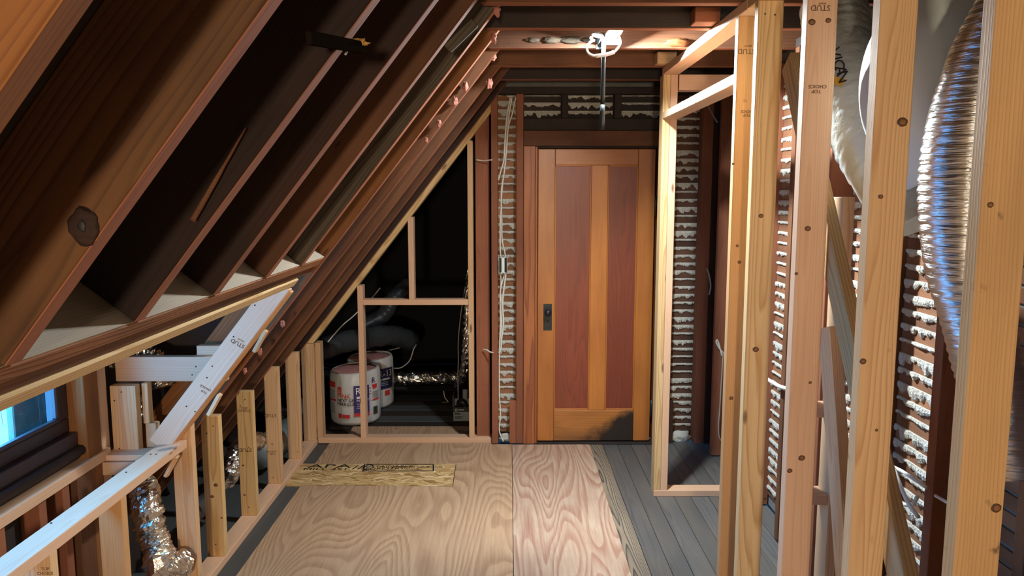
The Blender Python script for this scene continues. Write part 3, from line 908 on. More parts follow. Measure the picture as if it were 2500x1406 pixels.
def sheet(nm, x, y, z, m):
    v = [(x[i], y[j], z[k]) for k in (0, 1) for j in (0, 1) for i in (0, 1)]
    return mesh_obj(nm, v, [(0, 1, 3, 2), (4, 5, 7, 6), (0, 1, 5, 4), (2, 3, 7, 6), (0, 2, 6, 4), (1, 3, 7, 5)], m, None, origin=(sum(x) / 2, 3.0, 0))


p2 = sheet('plywood_sheet', (.0205, .549), (-3.1, 5.016), (-.010, .0), ply_b)
tag(p2, 'pinkish plywood sheet with bold grain beside the grey floor planks', 'plywood')
# behind the gable plate
p3 = sheet('plywood_sheet', (-1.15, -.135), (5.147, 5.43), (-.008, .0), ply_a)
tag(p3, 'dusty brown plywood strip on the floor just behind the gable framing', 'plywood')
ob = thing('strand_board_patch', (-.8, 4.46, 0), 'golden strand board patch with black printing let into the plywood floor', 'board')
mesh_obj('panel', [(-1.317, 4.298, -.010), (-.334, 4.272, -.010), (-.340, 4.638, -.010), (-1.317, 4.648, -.010),
                   (-1.317, 4.298, .001), (-.334, 4.272, .001), (-.340, 4.638, .001), (-1.317, 4.648, .001)],
         [(0, 1, 2, 3), (4, 5, 6, 7), (0, 1, 5, 4), (1, 2, 6, 5), (2, 3, 7, 6), (3, 0, 4, 7)], osb_m, ob, origin=(-.8, 4.46, 0))


def osb_text(body, size, px, py, sx=1.0):
    p = at(px, py, Z=.0018)
    stamp(ob, body, size, p, (1, 0, 0), (0, 1, 0), ink_black, 'lettering', sx)


osb_text('APA', .088, 805, 1138, 1.7)
osb_text('MILL 451', .050, 795, 1145.5, 1.5)
osb_text('//', .10, 874, 1141, 1.2)
osb_text('SUSTAINABLE', .046, 945, 1138.5, 1.15)
osb_text('FORESTRY', .046, 940, 1143.5, 1.15)
osb_text('CERTIFIED SOURCING', .032, 1018, 1140, 1)
osb_text('WWW', .03, 1005, 1145, 1)


def print_frame(parent, p00, p10, p11, p01, wl_, m):
    P = [p00, p10, p11, p01]
    for i in range(4):
        board('print_line', P[i], P[(i + 1) % 4], wl_, .0008, (0, 0, 1) if False else (P[(i + 2) % 4] - P[(i + 1) % 4]), m, parent, 0)


print_frame(ob, at(886, 1149.5, Z=.0018), at(1058, 1149.5, Z=.0018), at(1058, 1133.5, Z=.0018), at(890, 1133.5, Z=.0018), .009, ink_black)
sweep('print_mark', [at(900, 1141, Z=.002) + Vector((.028 * math.cos(t), .045 * math.sin(t), 0)) for t in [i * .7 for i in range(9)]], .004, ink_black, ob, seg=5, n=2)

# ------------------------------------------------------------------ right partition (new studs)
PX0, PX1 = .820, .904
pf = thing('partition_frame', (.86, 2.5, 0), 'tall partition of new studs along the right side with a framed doorway', 'framing')
PS = [(.905, fir_pink), (1.322, fir_stain), (1.733, fir_mark), (2.158, fir_pink), (2.582, fir_yel), (2.800, fir_warm)]
pst = []
for y, m in PS:
    pst.append(bx('stud', (PX0, PX1), (y, y + .037), (.030, 2.332), m, pf))
bx('bottom_plate', (PX0, PX1), (-1.5, 2.84), (-.006, .030), fir_pink, pf)
bx('top_plate', (PX0, PX1), (-1.5, 2.70), (2.332, 2.368), fir, pf)
bx('top_plate', (PX0, PX1), (2.702, 4.165), (2.332, 2.368), fir_pink, pf)
bx('door_header', (PX0, PX1), (2.838, 4.128), (2.098, 2.136), fir_pink, pf)
bx('cripple', (PX0, PX1), (2.70, 2.74), (2.137, 2.331), fir_pink, pf) if False else None

cf = thing('closet_frame', (1.0, 4.13, 0), 'doubled corner studs and floor plate of the closet wall in front of the door', 'framing')
bx('stud', (.820, .859), (4.128, 4.214), (.030, 2.331), fir_yel, cf)
bx('stud', (.860, .898), (4.128, 4.214), (.030, 2.331), fir_pink, cf)
bx('bottom_plate', (.820, 1.318), (4.125, 4.212), (-.006, .030), fir_pink, cf)
bx('top_plate', (.905, 1.32), (4.13, 4.214), (2.25, 2.331), fir_pink, cf)
bx('stud', (1.26, 1.298), (4.13, 4.214), (.030, 2.249), old, cf)
for x, y, nm, lab in ((.80, 3.08, 'nailing_block', 'short reddish block wedged between top plate and joist near the lamp'), (.835, 4.02, 'nailing_block', 'short pale block above the far end of the top plate')):
    o = bx(nm, (x - .07, x + .03), (y, y + .08), (2.371, 2.43), old_edge if y < 3.5 else fir, None, .003, axis='x')
    tag(o, lab, 'block', 'blocks on the top plate')

# ------------------------------------------------------------------ bracing in the cavity behind the partition
b0, b1 = at(1932, 150, X=.93), at(2140, 1110, X=.93)
dirb = (b1 - b0).normalized()
o = board('diagonal_brace', b0, b0 + dirb * 2.52, .086, .036, (0, 1, .4), fir_yel, None)
tag(o, 'long new diagonal brace slanting down behind the partition studs', 'brace')
cv = thing('cavity_ladder_frame', (1.15, 2.6, 0), 'new lumber ladder frame standing in the cavity before the lath wall', 'framing')
bx('post', (1.10, 1.136), (2.50, 2.588), (-.006, 1.69), fir, cv)
bx('rung', (1.10, 1.136), (2.589, 2.78), (1.652, 1.69), fir_pink, cv)
bx('post', (1.04, 1.076), (2.43, 2.515), (-.006, 1.12), fir_pink, cv) if False else None
for z in (.945, .635):
    bx('rung', (.985, 1.099), (2.50, 2.586), (z, z + .036), fir_pink, cv, axis='x')
q0, q1 = at(2024, 800, X=1.02), at(2062, 1330, X=1.02)
o = board('leaning_stud', q0, q1 + (q1 - q0) * .28, .086, .036, (0, 1, .2), fir, None)
tag(o, 'shorter new stud leaning nearly upright beside the diagonal brace', 'stud')

# ------------------------------------------------------------------ flexible ducts
crk = sweep('flexible_duct', [at(2034, 20, Y=2.80), at(2054, 110, Y=2.68), at(2082, 235, Y=2.52), at(2128, 345, Y=2.40), at(2188, 445, Y=2.28), at(2236, 520, Y=2.20)], .112, jacket, None, seg=40, n=16, rough=.06, ripple=.014, pitch=.04, seed=1)
tag(crk, 'crinkled pale green-grey duct with black lettering behind the partition', 'duct')
tag(sweep('flexible_duct', [at(2350, -20, Y=2.12), at(2300, 60, Y=2.12), at(2250, 150, Y=2.08), at(2240, 240, Y=2.04), at(2270, 320, Y=2.0), at(2325, 380, Y=1.98)], lambda t: .152 - .02 * t, jacket_sm, None, seg=44, n=10, rough=.02, seed=2),
    'big smooth off-white duct elbow bulging behind the partition studs', 'duct')
tag(sweep('flexible_duct', [at(2530, -90, Y=1.72), at(2480, 20, Y=1.72), at(2415, 160, Y=1.72), at(2362, 330, Y=1.72), at(2346, 480, Y=1.72), at(2356, 650, Y=1.71), at(2395, 830, Y=1.69), at(2440, 1000, Y=1.67), at(2470, 1150, Y=1.66)],
          lambda t: .076 + .012 * math.sin(min(1, t * 1.5) * math.pi) - .03 * max(0, t - .6), foil_v, None, seg=44, n=40, rough=.03, ripple=.012, pitch=.021, seed=3),
    'shiny silver foil duct hanging beside the rightmost stud', 'duct')
tag(sweep('flexible_duct', [(1.12, 1.33, 1.5), (1.10, 1.30, 1.1), (1.08, 1.29, .7), (1.10, 1.27, .3), (1.1, 1.25, .08)], .085, foil_warm, None, seg=24, n=14, rough=.16, ripple=.05, pitch=.05, seed=4),
    'crumpled brownish foil duct at the right edge of the photo', 'duct')
# yellow tape and lettering on the crinkled duct
tp = at(2047, 198, Y=2.432)
o = board('duct_tape_scrap', tp + Vector((-.02, .004, .006)), tp + Vector((.024, -.002, -.008)), .026, .001, (.2, .3, 1), amber, None, 0)
tag(o, 'small yellow tape scrap stuck on the crinkled duct', 'tape')
for i, ch in enumerate('VICAN'):
    p = at(2037 + i * 5, 128 + i * 15, Y=2.490 - i * .015)
    stamp(crk, ch, .05, p, (.25, 0, -1), (1, 0, .25), ink_black, 'lettering')

# ducts under the rafters at left
def fl_duct(pts, r, m, label, seed, rough=.12, ripple=.05, pitch=.045, seg=26, n=12):
    fc = .07 if m in (foil, foil_warm) else 0
    return tag(sweep('flexible_duct', pts, r, m, None, seg=seg, n=n, rough=rough, ripple=ripple, pitch=pitch, seed=seed, facet=fc), label, 'duct')


fl_duct([at(352, 1190, Y=3.1), at(358, 1240, Y=3.0), at(372, 1300, Y=2.98), at(388, 1345, Y=2.95), at(392, 1385, Y=2.9), at(440, 1375, Y=3.0)], .058, foil_warm,
        'crumpled foil duct standing behind the knee wall at lower left', 5, rough=.18, ripple=.05)
fl_duct([at(548, 1175, Y=3.98), at(562, 1150, Y=3.95), at(575, 1115, Y=4.0), at(600, 1085, Y=4.1), at(630, 1075, Y=4.3)], .055, foil,
        'short foil duct end showing between knee wall studs', 6, rough=.14)
fl_duct([at(628, 1110, X=-1.53), at(655, 1092, X=-1.53), at(690, 1066, X=-1.53), at(722, 1035, X=-1.55), at(745, 1000, X=-1.58)], .092, jacket_gr,
        'fat grey plastic duct lying behind the knee wall studs', 7, rough=.06, ripple=.015)
fl_duct([at(462, 1262, Y=3.30), at(486, 1238, Y=3.5), at(510, 1222, Y=3.66), at(528, 1212, Y=3.78)], .045, jacket_bk,
        'dark wrapped duct on the floor behind the knee wall', 8, rough=.14)
fl_duct([at(250, 880, Y=3.2), at(300, 872, Y=3.2), at(345, 862, Y=3.2), at(380, 880, Y=3.2), at(390, 915, Y=3.19), at(398, 945, Y=3.18)], .042, foil_warm,
        'crumpled foil wrap above the cheek block beside the window', 9, rough=.28, ripple=.06)
fl_duct([at(350, 960, Y=3.30), at(345, 1010, Y=3.30), at(350, 1060, Y=3.30), at(345, 1120, Y=3.3)], .03, foil,
        'thin strip of crumpled foil hanging inside the dormer cheek', 10, rough=.3)
fl_duct([at(955, 925, Y=6.25), at(990, 924, Y=6.2), at(1050, 922, Y=6.2), at(1110, 921, Y=6.15), at(1150, 915, Y=6.2)], .055, foil,
        'foil duct lying across the floor of the dark attic behind the gable', 11, rough=.22, ripple=.07)
fl_duct([at(1150, 640, Y=5.75), at(1143, 760, Y=5.75), at(1140, 850, Y=5.75), at(1132, 920, Y=5.85), at(1120, 940, Y=6.0)], .038, foil,
        'narrow vertical foil duct in the dark attic next to the gable post', 12, rough=.22, ripple=.07)
fl_duct([at(770, 860, Y=5.6), at(830, 838, Y=5.8), at(900, 822, Y=6.0), at(960, 820, Y=6.2), at(1005, 832, Y=6.4)], .085, jacket_bk,
        'dark wrapped duct lying above the insulation bags in the attic', 13, rough=.12, ripple=.02)
fl_duct([at(880, 800, Y=6.5), at(935, 770, Y=6.6), at(960, 730, Y=6.7), at(1000, 690, Y=6.8)], .07, jacket_bk,
        'dark duct rising steeply in the attic behind the gable', 14, rough=.1, ripple=.02)

# ------------------------------------------------------------------ insulation bags
def roll(name, c, R, Ht, seed, label):
    t = thing(name, c, label, 'insulation', 'bagged insulation rolls')
    c = Vector(c)
    seg = 48
    prof = [(0, .0), (R * .92, .0), (R * 1.0, .025), (R * 1.015, Ht * .35), (R * 1.02, Ht * .7), (R * 1.0, Ht * .92), (R * .95, Ht * .985), (R * .90, Ht), (R * .86, Ht - .008)]
    v, f = [], []
    for j, (r, z) in enumerate(prof):
        for k in range(seg):
            an = 2 * math.pi * k / seg
            q = mnoise.noise(Vector((math.cos(an) * 3 + seed, math.sin(an) * 3, z * 5)))
            rr = r * (1 + (.012 * q if j > 1 else .0)) + (.004 * math.sin(an * 17 + seed) if j >= 5 else 0)
            v.append(c + Vector((rr * math.cos(an), rr * math.sin(an), z + (.012 * math.cos(an - .6) if j > 4 else 0))))
    for j in range(len(prof) - 1):
        for k in range(seg):
            k2 = (k + 1) % seg
            f.append((j * seg + k, j * seg + k2, (j + 1) * seg + k2, (j + 1) * seg + k))
    mesh_obj('bag', v, f, bag_m, t, origin=c, smooth=True)
    blob('roll_top', c + Vector((0, 0, Ht - .012)), R * .88, pink_ins, t, seed=seed, amp=.10, scale=(1, 1, .10), sub=4)

    def wrap(nm, ang0, ang1, z0, z1, m, off=.004):
        n = max(3, int(abs(ang1 - ang0) / .06))
        vv, ff = [], []
        for i in range(n + 1):
            an = ang0 + (ang1 - ang0) * i / n
            for z in (z0, z1):
                for o_ in (0, .0015):
                    r_ = R * 1.046 + off + o_
                    vv.append(c + Vector((r_ * math.sin(an), -r_ * math.cos(an), z)))
        for i in range(n):
            a_ = i * 4
            ff += [(a_, a_ + 4, a_ + 6, a_ + 2), (a_ + 1, a_ + 3, a_ + 7, a_ + 5), (a_, a_ + 1, a_ + 5, a_ + 4), (a_ + 2, a_ + 6, a_ + 7, a_ + 3)]
        ff += [(0, 2, 3, 1), (n * 4, n * 4 + 1, n * 4 + 3, n * 4 + 2)]
        return mesh_obj(nm, vv, ff, m, t)

    def wtext(body, size, ang, z, m, off=.0065, left=True, sx=1.0):
        me = text_data(body, size, .0006).copy()
        xs_ = [v_.co.x for v_ in me.vertices]
        sh_ = -min(xs_) if left else 0
        r_ = R * 1.046 + off
        for v_ in me.vertices:
            an = ang + (v_.co.x + sh_) * sx / r_
            rr = r_ + v_.co.z
            v_.co = Vector((rr * math.sin(an), -rr * math.cos(an), v_.co.y))
        me.materials.append(m)
        link(bpy.data.objects.new('lettering', me), t, Matrix.Translation(c + Vector((0, 0, z))))
    return t, wrap, wtext


bp = at(857, 1041, Z=0.0)
B1 = Vector((bp.x, bp.y + .19, .001))
t1, wr1, wt1 = roll('insulation_roll', B1, .186, .40, 1, 'bagged insulation roll with PINK lettering, in front behind the gable stud')
wr1('printed_panel', .14, .72, .10, .305, ink_purple)
wr1('printed_band', .14, .72, .075, .099, ink_red)
wt1('R-13', .074, .22, .262, ink_white, .0072, sx=1.0)
wr1('print_line', .24, .62, .208, .224, ink_white, .0062)
wt1('INSULATION', .024, .24, .194, ink_white, .0072)
for zz in (.165, .15, .135):
    wr1('print_line', .24, .55 - (zz - .13) * 2, zz, zz + .005, ink_grey, .0062)
lg = wr1('logo', -.50, -.33, .245, .293, ink_orange)
wr1('logo_stroke', -.47, -.36, .254, .259, bag_m, .0062)
wr1('logo_stroke', -.47, -.36, .268, .272, bag_m, .0062)
wt1('PINK', .050, -.50, .225, ink_orange)
wt1('NEXT GEN', .032, -.50, .194, ink_black)
wt1('FIBERGLAS', .032, -.50, .166, ink_black)
wr1('printed_band', -.30, -.02, .062, .088, ink_red)
wr1('printed_badge', -.48, -.33, .060, .092, ink_red)
wr1('printed_band', -1.0, -.62, .285, .325, ink_red)
for i in range(5):
    wr1('print_line', -.98, -.64, .205 + i * .014, .211 + i * .014, ink_grey)
wr1('printed_band', -.98, -.60, .182, .196, ink_red)
for i in range(6):
    wr1('print_line', -.98, -.66, .09 + i * .014, .096 + i * .014, ink_grey)
wt1('R', .06, .86, .33, ink_navy)
wr1('printed_badge', .86, 1.10, .268, .30, ink_red)
for i in range(4):
    wr1('print_line', .88, 1.2, .20 + i * .014, .206 + i * .014, ink_grey)
wr1('printed_band', .88, 1.2, .178, .19, ink_red)
for i in range(8):
    wr1('barcode_line', .90 + i * .03, .915 + i * .03, .07, .13, ink_black)
B2 = Vector((at(880, 1010, Z=.0).x + .03, B1.y + .42, .001))
t2, wr2, wt2 = roll('insulation_roll', B2, .185, .40, 2, 'bagged insulation roll with a navy panel, standing behind the other roll')
wr2('printed_panel', .35, 1.25, .16, .325, ink_navy)
wt2('R-13', .075, .50, .282, ink_white, .0072)
wr2('print_line', .50, 1.05, .232, .246, ink_white, .0062)
for i in range(3):
    wr2('print_line', .50, .95, .19 + i * .013, .195 + i * .013, ink_grey, .0062)
wr2('printed_badge', .80, 1.05, .105, .145, ink_red)

# ------------------------------------------------------------------ carton with odds and ends
cb = at(1127, 1028, Z=0.0)
ct = thing('carton', (cb.x, cb.y + .06, .0), 'small grey open carton with a black band standing behind the gable post', 'box')
cx0, cx1, cy0, cy1 = cb.x - .062, cb.x + .09, cb.y, cb.y + .13
bx('carton_front', (cx0, cx1), (cy0, cy0 + .004), (.001, .105), card, ct, .001)
bx('carton_side', (cx0, cx0 + .004), (cy0 + .0045, cy1), (.001, .105), card, ct, .001)
bx('carton_side', (cx1 - .004, cx1), (cy0 + .0045, cy1), (.001, .105), card, ct, .001)
bx('carton_back', (cx0, cx1), (cy1, cy1 + .004), (.001, .14), card, ct, .001)
bx('carton_flap', (cx0 - .004, cx0 + .0), (cy0 + .02, cy1), (.106, .19), card, ct, .001)
bx('carton_base', (cx0 + .005, cx1 - .005), (cy0 + .005, cy1), (.001, .004), card, ct, .0)
bd = bx('printed_band', (cx0 + .001, cx1 - .001), (cy0 - .0015, cy0), (.072, .104), card_dk, ct, 0)
sweep('logo', [(cx0 + .022 + .0085 * math.cos(t), cy0 - .0022, .088 + .0085 * math.sin(t)) for t in [i * math.pi / 6 for i in range(13)]], .0022, ink_white, ct, seg=6, n=1, cap=False)
bx('print_line', (cx0 + .038, cx0 + .082), (cy0 - .0025, cy0 - .0015), (.085, .0905), ink_white, ct, 0)
for i in range(5):
    bx('print_line', (cx0 + .012 + i * .008, cx0 + .0185 + i * .008), (cy0 - .001, cy0), (.052, .064), ink_black, ct, 0)
for z_, l_ in ((.034, .06), (.027, .045), (.02, .058)):
    bx('print_line', (cx0 + .012, cx0 + .012 + l_), (cy0 - .001, cy0), (z_, z_ + .0035), ink_black, ct, 0)
o = sweep('pipe_fitting', [(cx0 + .045, cy0 + .07, .005), (cx0 + .043, cy0 + .06, .10), (cx0 + .05, cy0 + .05, .135), (cx0 + .075, cy0 + .045, .13), (cx0 + .088, cy0 + .05, .09)], .024, black_pl, None, seg=14, n=5)
tag(o, 'black curved pipe fitting sticking out of the small carton', 'fitting')
o = sweep('paper_roll', [(cx0 + .078, cy0 + .10, .006), (cx0 + .082, cy0 + .10, .12), (cx0 + .085, cy0 + .10, .22)], .02, card, None, seg=14, n=3)
tag(o, 'grey tube standing upright in the small carton', 'tube')
lf = at(1087, 985, Z=.0)
o = blob('dry_leaf', lf + Vector((0, 0, .012)), .03, old_gr, None, seed=2, amp=.3, scale=(1.1, .8, .3))
tag(o, 'small dry scrap lying on the dark attic floor beside the carton', 'scrap')
o = sweep('wire_scrap', [at(1083, 954, Y=5.95), at(1086, 970, Y=5.93), at(1094, 980, Y=5.90)], .004, cable_m, None, seg=6, n=4)
tag(o, 'short white wire end on the dark attic floor', 'wire')

# ------------------------------------------------------------------ cables and outlet box
def cable(pix, Y, r, m, label, n=8, name='cable'):
    return tag(sweep(name, [at(px, py, Y=(y[0] if y else Y)) for (px, py, *y) in pix], r, m, None, seg=7, n=n), label, 'cable')


cable([(1246, 238), (1238, 280), (1233, 340), (1230, 390), (1222, 420), (1217, 440)], 5.02, .0052, cable_m, 'white cable coming down from the ceiling, leftmost of the bundle left of the door')
cable([(1250, 238), (1242, 285), (1237, 345), (1234, 400), (1227, 450), (1222, 520), (1221, 580), (1222, 628)], 5.024, .0052, cable_m, 'white cable running from the ceiling down into the left side of the switch box')
cable([(1259, 238), (1250, 280), (1241, 310), (1237, 360), (1231, 420), (1224, 470), (1225, 540), (1226, 585), (1235, 628)], 5.018, .0052, cable_m, 'white cable running from the ceiling down into the right side of the switch box')
cable([(1222, 667), (1223, 690), (1221, 730), (1222, 780), (1220, 830), (1219, 880), (1219, 960), (1222, 1010), (1219, 1050), (1229, 1078)], 5.022, .0048, cable_m, 'thin white cable running from the switch box down to the floor')
cable([(1235, 667), (1231, 700), (1227, 740), (1229, 790), (1224, 830), (1223, 850), (1218, 862)], 5.018, .0065, cable_m, 'thick white cable hanging below the switch box')
cable([(1232, 667), (1226, 690), (1222, 712), (1225, 750), (1224, 800), (1221, 855)], 5.026, .0048, cable_m, 'white cable crossing the others below the switch box')
cable([(1180, 853, 5.08), (1188, 854, 5.06), (1196, 859, 5.04), (1204, 861, 5.02)], 5.0, .0055, cable_m, 'short white cable loop through the old stud left of the switch box cables')
cable([(1163, 390, 5.07), (1180, 392, 5.06), (1202, 390, 5.02)], 5.0, .004, cable_m, 'white cable stretched across the dark stud near the gable plate top')
cable([(1763, 870), (1754, 836), (1750, 830), (1749, 836), (1756, 850), (1766, 862)], 4.77, .0055, cable_m, 'white cable loop poking out of the old corner stud')
cable([(1766, 860), (1763, 900), (1757, 1000), (1754, 1040), (1756, 1066), (1762, 1078)], 4.76, .004, cable_dim, 'thin grey cable hanging down the old corner stud')
cable([(1729, 258, 4.9), (1740, 280, 4.85), (1751, 298, 4.8)], 4.8, .005, cable_dim, 'grey cable slanting in the dark above the closet')
cable([(1726, 655), (1732, 675), (1735, 700), (1731, 720)], 5.002, .006, cable_dim, 'grey cable end hanging in the closet corner gap')


def rcable(pix, X, r, label, m=cable_m):
    return tag(sweep('cable', [at(px, py, X=X) for (px, py) in pix], r, m, None, seg=8, n=8), label, 'cable')


rcable([(2150, 1090), (2172, 1132), (2205, 1152), (2244, 1178), (2262, 1190)], 1.30, .0062, 'upper white cable crossing the lath wall at lower right')
rcable([(2160, 1115), (2182, 1145), (2200, 1190), (2220, 1232), (2242, 1262)], 1.285, .0066, 'white cable slanting steeply across the lath wall at lower right')
rcable([(2155, 1170), (2170, 1178), (2185, 1205), (2205, 1230), (2228, 1230), (2240, 1212)], 1.31, .0066, 'white cable sagging in a loop on the lath wall at lower right')
rcable([(2162, 1212), (2168, 1260), (2178, 1330), (2186, 1406), (2195, 1470)], 1.24, .005, 'thin white cable hanging behind the second nearest stud', cable_m)
rcable([(2284, 1210), (2298, 1218), (2312, 1226), (2330, 1236)], 1.315, .0055, 'short pair of white cable ends behind the rightmost stud')
rcable([(1872, 925), (1890, 936), (1905, 944), (1925, 950)], 1.30, .010, 'pair of white cables crossing the lath wall between the middle studs')
cable([(1136, 700, 5.62), (1126, 760, 5.62), (1119, 830, 5.62), (1119, 880, 5.62), (1118, 920, 5.62), (1119, 1003, 5.62)], 5.62, .0035, cable_dim, 'thin grey wire hanging in the dark attic beside the foil duct', name='wire')
cable([(925, 862, 6.3), (940, 858, 6.3), (958, 853, 6.3), (985, 846, 6.3), (1005, 836, 6.3)], 6, .005, cable_dim, 'grey wire running up from the insulation bags')
cable([(962, 899, 6.05), (980, 897, 6.05), (1000, 880, 6.05), (1010, 852, 6.05), (1016, 842, 6.1)], 6, .005, cable_dim, 'grey wire looping right of the insulation bags')
cable([(800, 835, 5.3), (835, 795, 5.4), (862, 772, 5.5), (905, 730, 5.6), (928, 703, 5.7)], 5.5, .0045, cable_m, 'thin bright wire slanting up behind the gable stud', name='wire')

obx = thing('switch_box', at(1228, 648, Y=5.03), 'open blue-grey switch box with a bare metal yoke hung on cables', 'outlet box')
q0, q1 = at(1217.5, 628, Y=5.0), at(1238.5, 667, Y=5.0)
for (x0, x1, z0, z1) in ((q0.x, q0.x + .0025, q1.z, q0.z), (q1.x - .0025, q1.x, q1.z, q0.z), (q0.x, q1.x, q0.z - .0025, q0.z), (q0.x, q1.x, q1.z, q1.z + .0025)):
    bx('box_wall', (x0, x1), (5.0, 5.06), (z0, z1), yoke_m, obx, .0005)
bx('box_back', (q0.x, q1.x), (5.058, 5.062), (q1.z, q0.z), black_pl, obx, 0)
qc = (q0.x + q1.x) / 2
bx('device', (qc - .012, qc + .012), (5.002, 5.03), (q1.z + .012, q0.z - .012), black_pl, obx, .002)
bx('yoke', (qc - .0105, qc + .0105), (4.997, 5.0), (q1.z + .003, q0.z - .003), yoke_m, obx, .001)
for sx_ in (-1, 1):
    for zz in (q0.z - .001, q1.z + .001):
        blob('yoke_ear', (qc + sx_ * .0115, 4.998, zz), .0065, yoke_m, obx, amp=0, scale=(1, .3, 1), sub=2)

# ------------------------------------------------------------------ work lamp
lp = thing('work_lamp', LAMP + Vector((-.01, 0, -.02)), 'glowing two-headed work lamp with a cord loop on a hanging black pole', 'lamp')
pt, pb = at(1474, 92, Y=3.45), at(1470, 316, Y=3.45)
sweep('pole', [pt, (pt + pb) / 2, pb + Vector((0, 0, .105))], .0098, black_pl, lp, seg=14, n=2)
sweep('pole_sleeve', [pb + Vector((0, 0, .108)), pb + Vector((0, 0, .05)), pb], .0112, iron, lp, seg=14, n=2)


def head(px, py, r, aim):
    """LED flood head: an opaque dome with a flat round lens below it"""
    c_ = at(px, py, Y=3.47)
    z_ = -Vector(aim).normalized()
    M_ = Matrix.Translation(c_) @ z_.to_track_quat('Z', 'Y').to_matrix().to_4x4()
    v_, f_ = [], []
    ns = 28
    for j_ in range(6):
        a_ = j_ / 5 * math.pi * .46
        for k_ in range(ns):
            t_ = 2 * math.pi * k_ / ns
            v_.append(M_ @ Vector((1.10 * r * math.cos(a_) * math.cos(t_), 1.10 * r * math.cos(a_) * math.sin(t_), .62 * r * math.sin(a_))))
    for j_ in range(5):
        for k_ in range(ns):
            k2 = (k_ + 1) % ns
            f_.append((j_ * ns + k_, j_ * ns + k2, (j_ + 1) * ns + k2, (j_ + 1) * ns + k_))
    f_.append(tuple(range(5 * ns, 6 * ns)))
    h_ = mesh_obj('lamp_head', v_, f_, lamp_body, lp, smooth=True)
    mesh_obj('led_face', [M_ @ Vector((r * math.cos(2 * math.pi * k_ / ns), r * math.sin(2 * math.pi * k_ / ns), .002)) for k_ in range(ns)], [tuple(range(ns))], glow, h_)


head(1500, 80, .040, (.40, -.42, -.80))
head(1460, 88, .025, (-.25, -.05, -1))
blob('knob', at(1443, 93, Y=3.5), .008, lamp_body, lp, amp=0)
bx('clamp', (.405, .435), (3.45, 3.60), (2.372, 2.384), black_pl, lp, .002)
bx('clamp_jaw', (.400, .440), (3.588, 3.599), (2.36, 2.43), black_pl, lp, .002)
_t0, _t1 = at(1479, 109, Y=3.48), at(1509, 95, Y=3.48)
bx('tag', (_t0.x, _t1.x), (3.479, 3.481), (_t0.z, _t1.z), ink_white, lp, 0)
sweep('cord', [at(1512, 92, Y=3.490), at(1514, 108, Y=3.460), at(1500, 127, Y=3.440), at(1478, 134, Y=3.435), at(1455, 137, Y=3.440), at(1438, 131, Y=3.450), at(1432, 117, Y=3.460), at(1440, 104, Y=3.480), at(1450, 98, Y=3.490)], .0052, cable_m, lp, seg=8, n=8)
sweep('cord_plug', [at(1500, 127.5, Y=3.44), at(1478, 134, Y=3.435), at(1455, 137, Y=3.44)], .0085, ink_white, lp, seg=8, n=4)

# ------------------------------------------------------------------ old sticks, tufts, nails
s0, s1 = at(884, 116, Y=1.60), at(752, 92, Y=1.36)
o = thing('board_stub', (s0 + s1) / 2, 'dark board stub with yellow foam on its end under the third rafter', 'board')
board('stub', s0, s1, .024, .012, (0, 0, 1), stub_m, o, .002)
blob('foam', at(868, 104, Y=1.59), .014, foam, o, seed=5, amp=.5, scale=(1.7, .6, .6))
sweep('splinter', [at(848, 120, Y=1.59), at(846, 127, Y=1.59), at(842, 134, Y=1.59)], .0025, cable_dim, o, seg=5, n=2)
g0, g1 = at(600, 312, Y=1.555), at(470, 538, Y=1.555)
o = sweep('split_batten', [g0, g0.lerp(g1, .4), g0.lerp(g1, .8), g1], lambda t: .002 + .005 * t, old, None, seg=6, n=5, rough=.2)
tag(o, 'thin split batten lying along the blackened third rafter', 'batten')
o = board('rafter_splice', at(1160, 55, Y=2.43), at(1092, 120, Y=2.43), .030, .02, OUT, old_gr, None, .003)
tag(o, 'short grey batten nailed high up on the grey rafter', 'batten')
TU = [(1136, 210, 3.62, .020), (1110, 248, 3.62, .020), (1071, 302, 3.62, .018), (1041, 342, 3.60, .012), (1205, 92, 3.2, .02), (1205, 138, 3.66, .018), (1195, 205, 3.9, .024), (1212, 25, 2.86, .020), (690, 790, 3.236, .014), (634, 858, 3.236, .016), (598, 905, 3.236, .013), (1194, 12, 2.9, .015)]
for i, (px, py, y, r) in enumerate(TU):
    o = blob('insulation_tuft', at(px, py, Y=y), r * .8, tuft_m, None, seed=i * 3 + 1, amp=.55, scale=(.8, .6, 1.3), freq=1.8)
    tag(o, ['pink insulation tuft on the rafters left of the lamp, second highest on its rafter', 'pink insulation tuft on the rafters, just below the second highest one', 'pink insulation tuft half way down the rafters above the gable plate',
            'tiny pink insulation tuft lowest in the row on the rafter', 'torn pink insulation scrap where the rafter meets the lamp-lit joist', 'small pink insulation tuft right under the joist end by the lamp', 'orange-pink insulation wad near the top of the gable rafters',
            'curled pink scrap at the very top of the rafters', 'pink tuft showing beside the upper end of the raking jamb', 'pink tuft showing beside the middle of the raking jamb', 'pink tuft showing beside the lower half of the raking jamb', 'pink shred at the upper image edge beside the curled scrap'][i], 'insulation scrap', 'pink insulation scraps')


def nails(parent, pts):
    for p in pts:
        blob('nail_head', p, .0034, nail_m, parent, amp=0, sub=1)


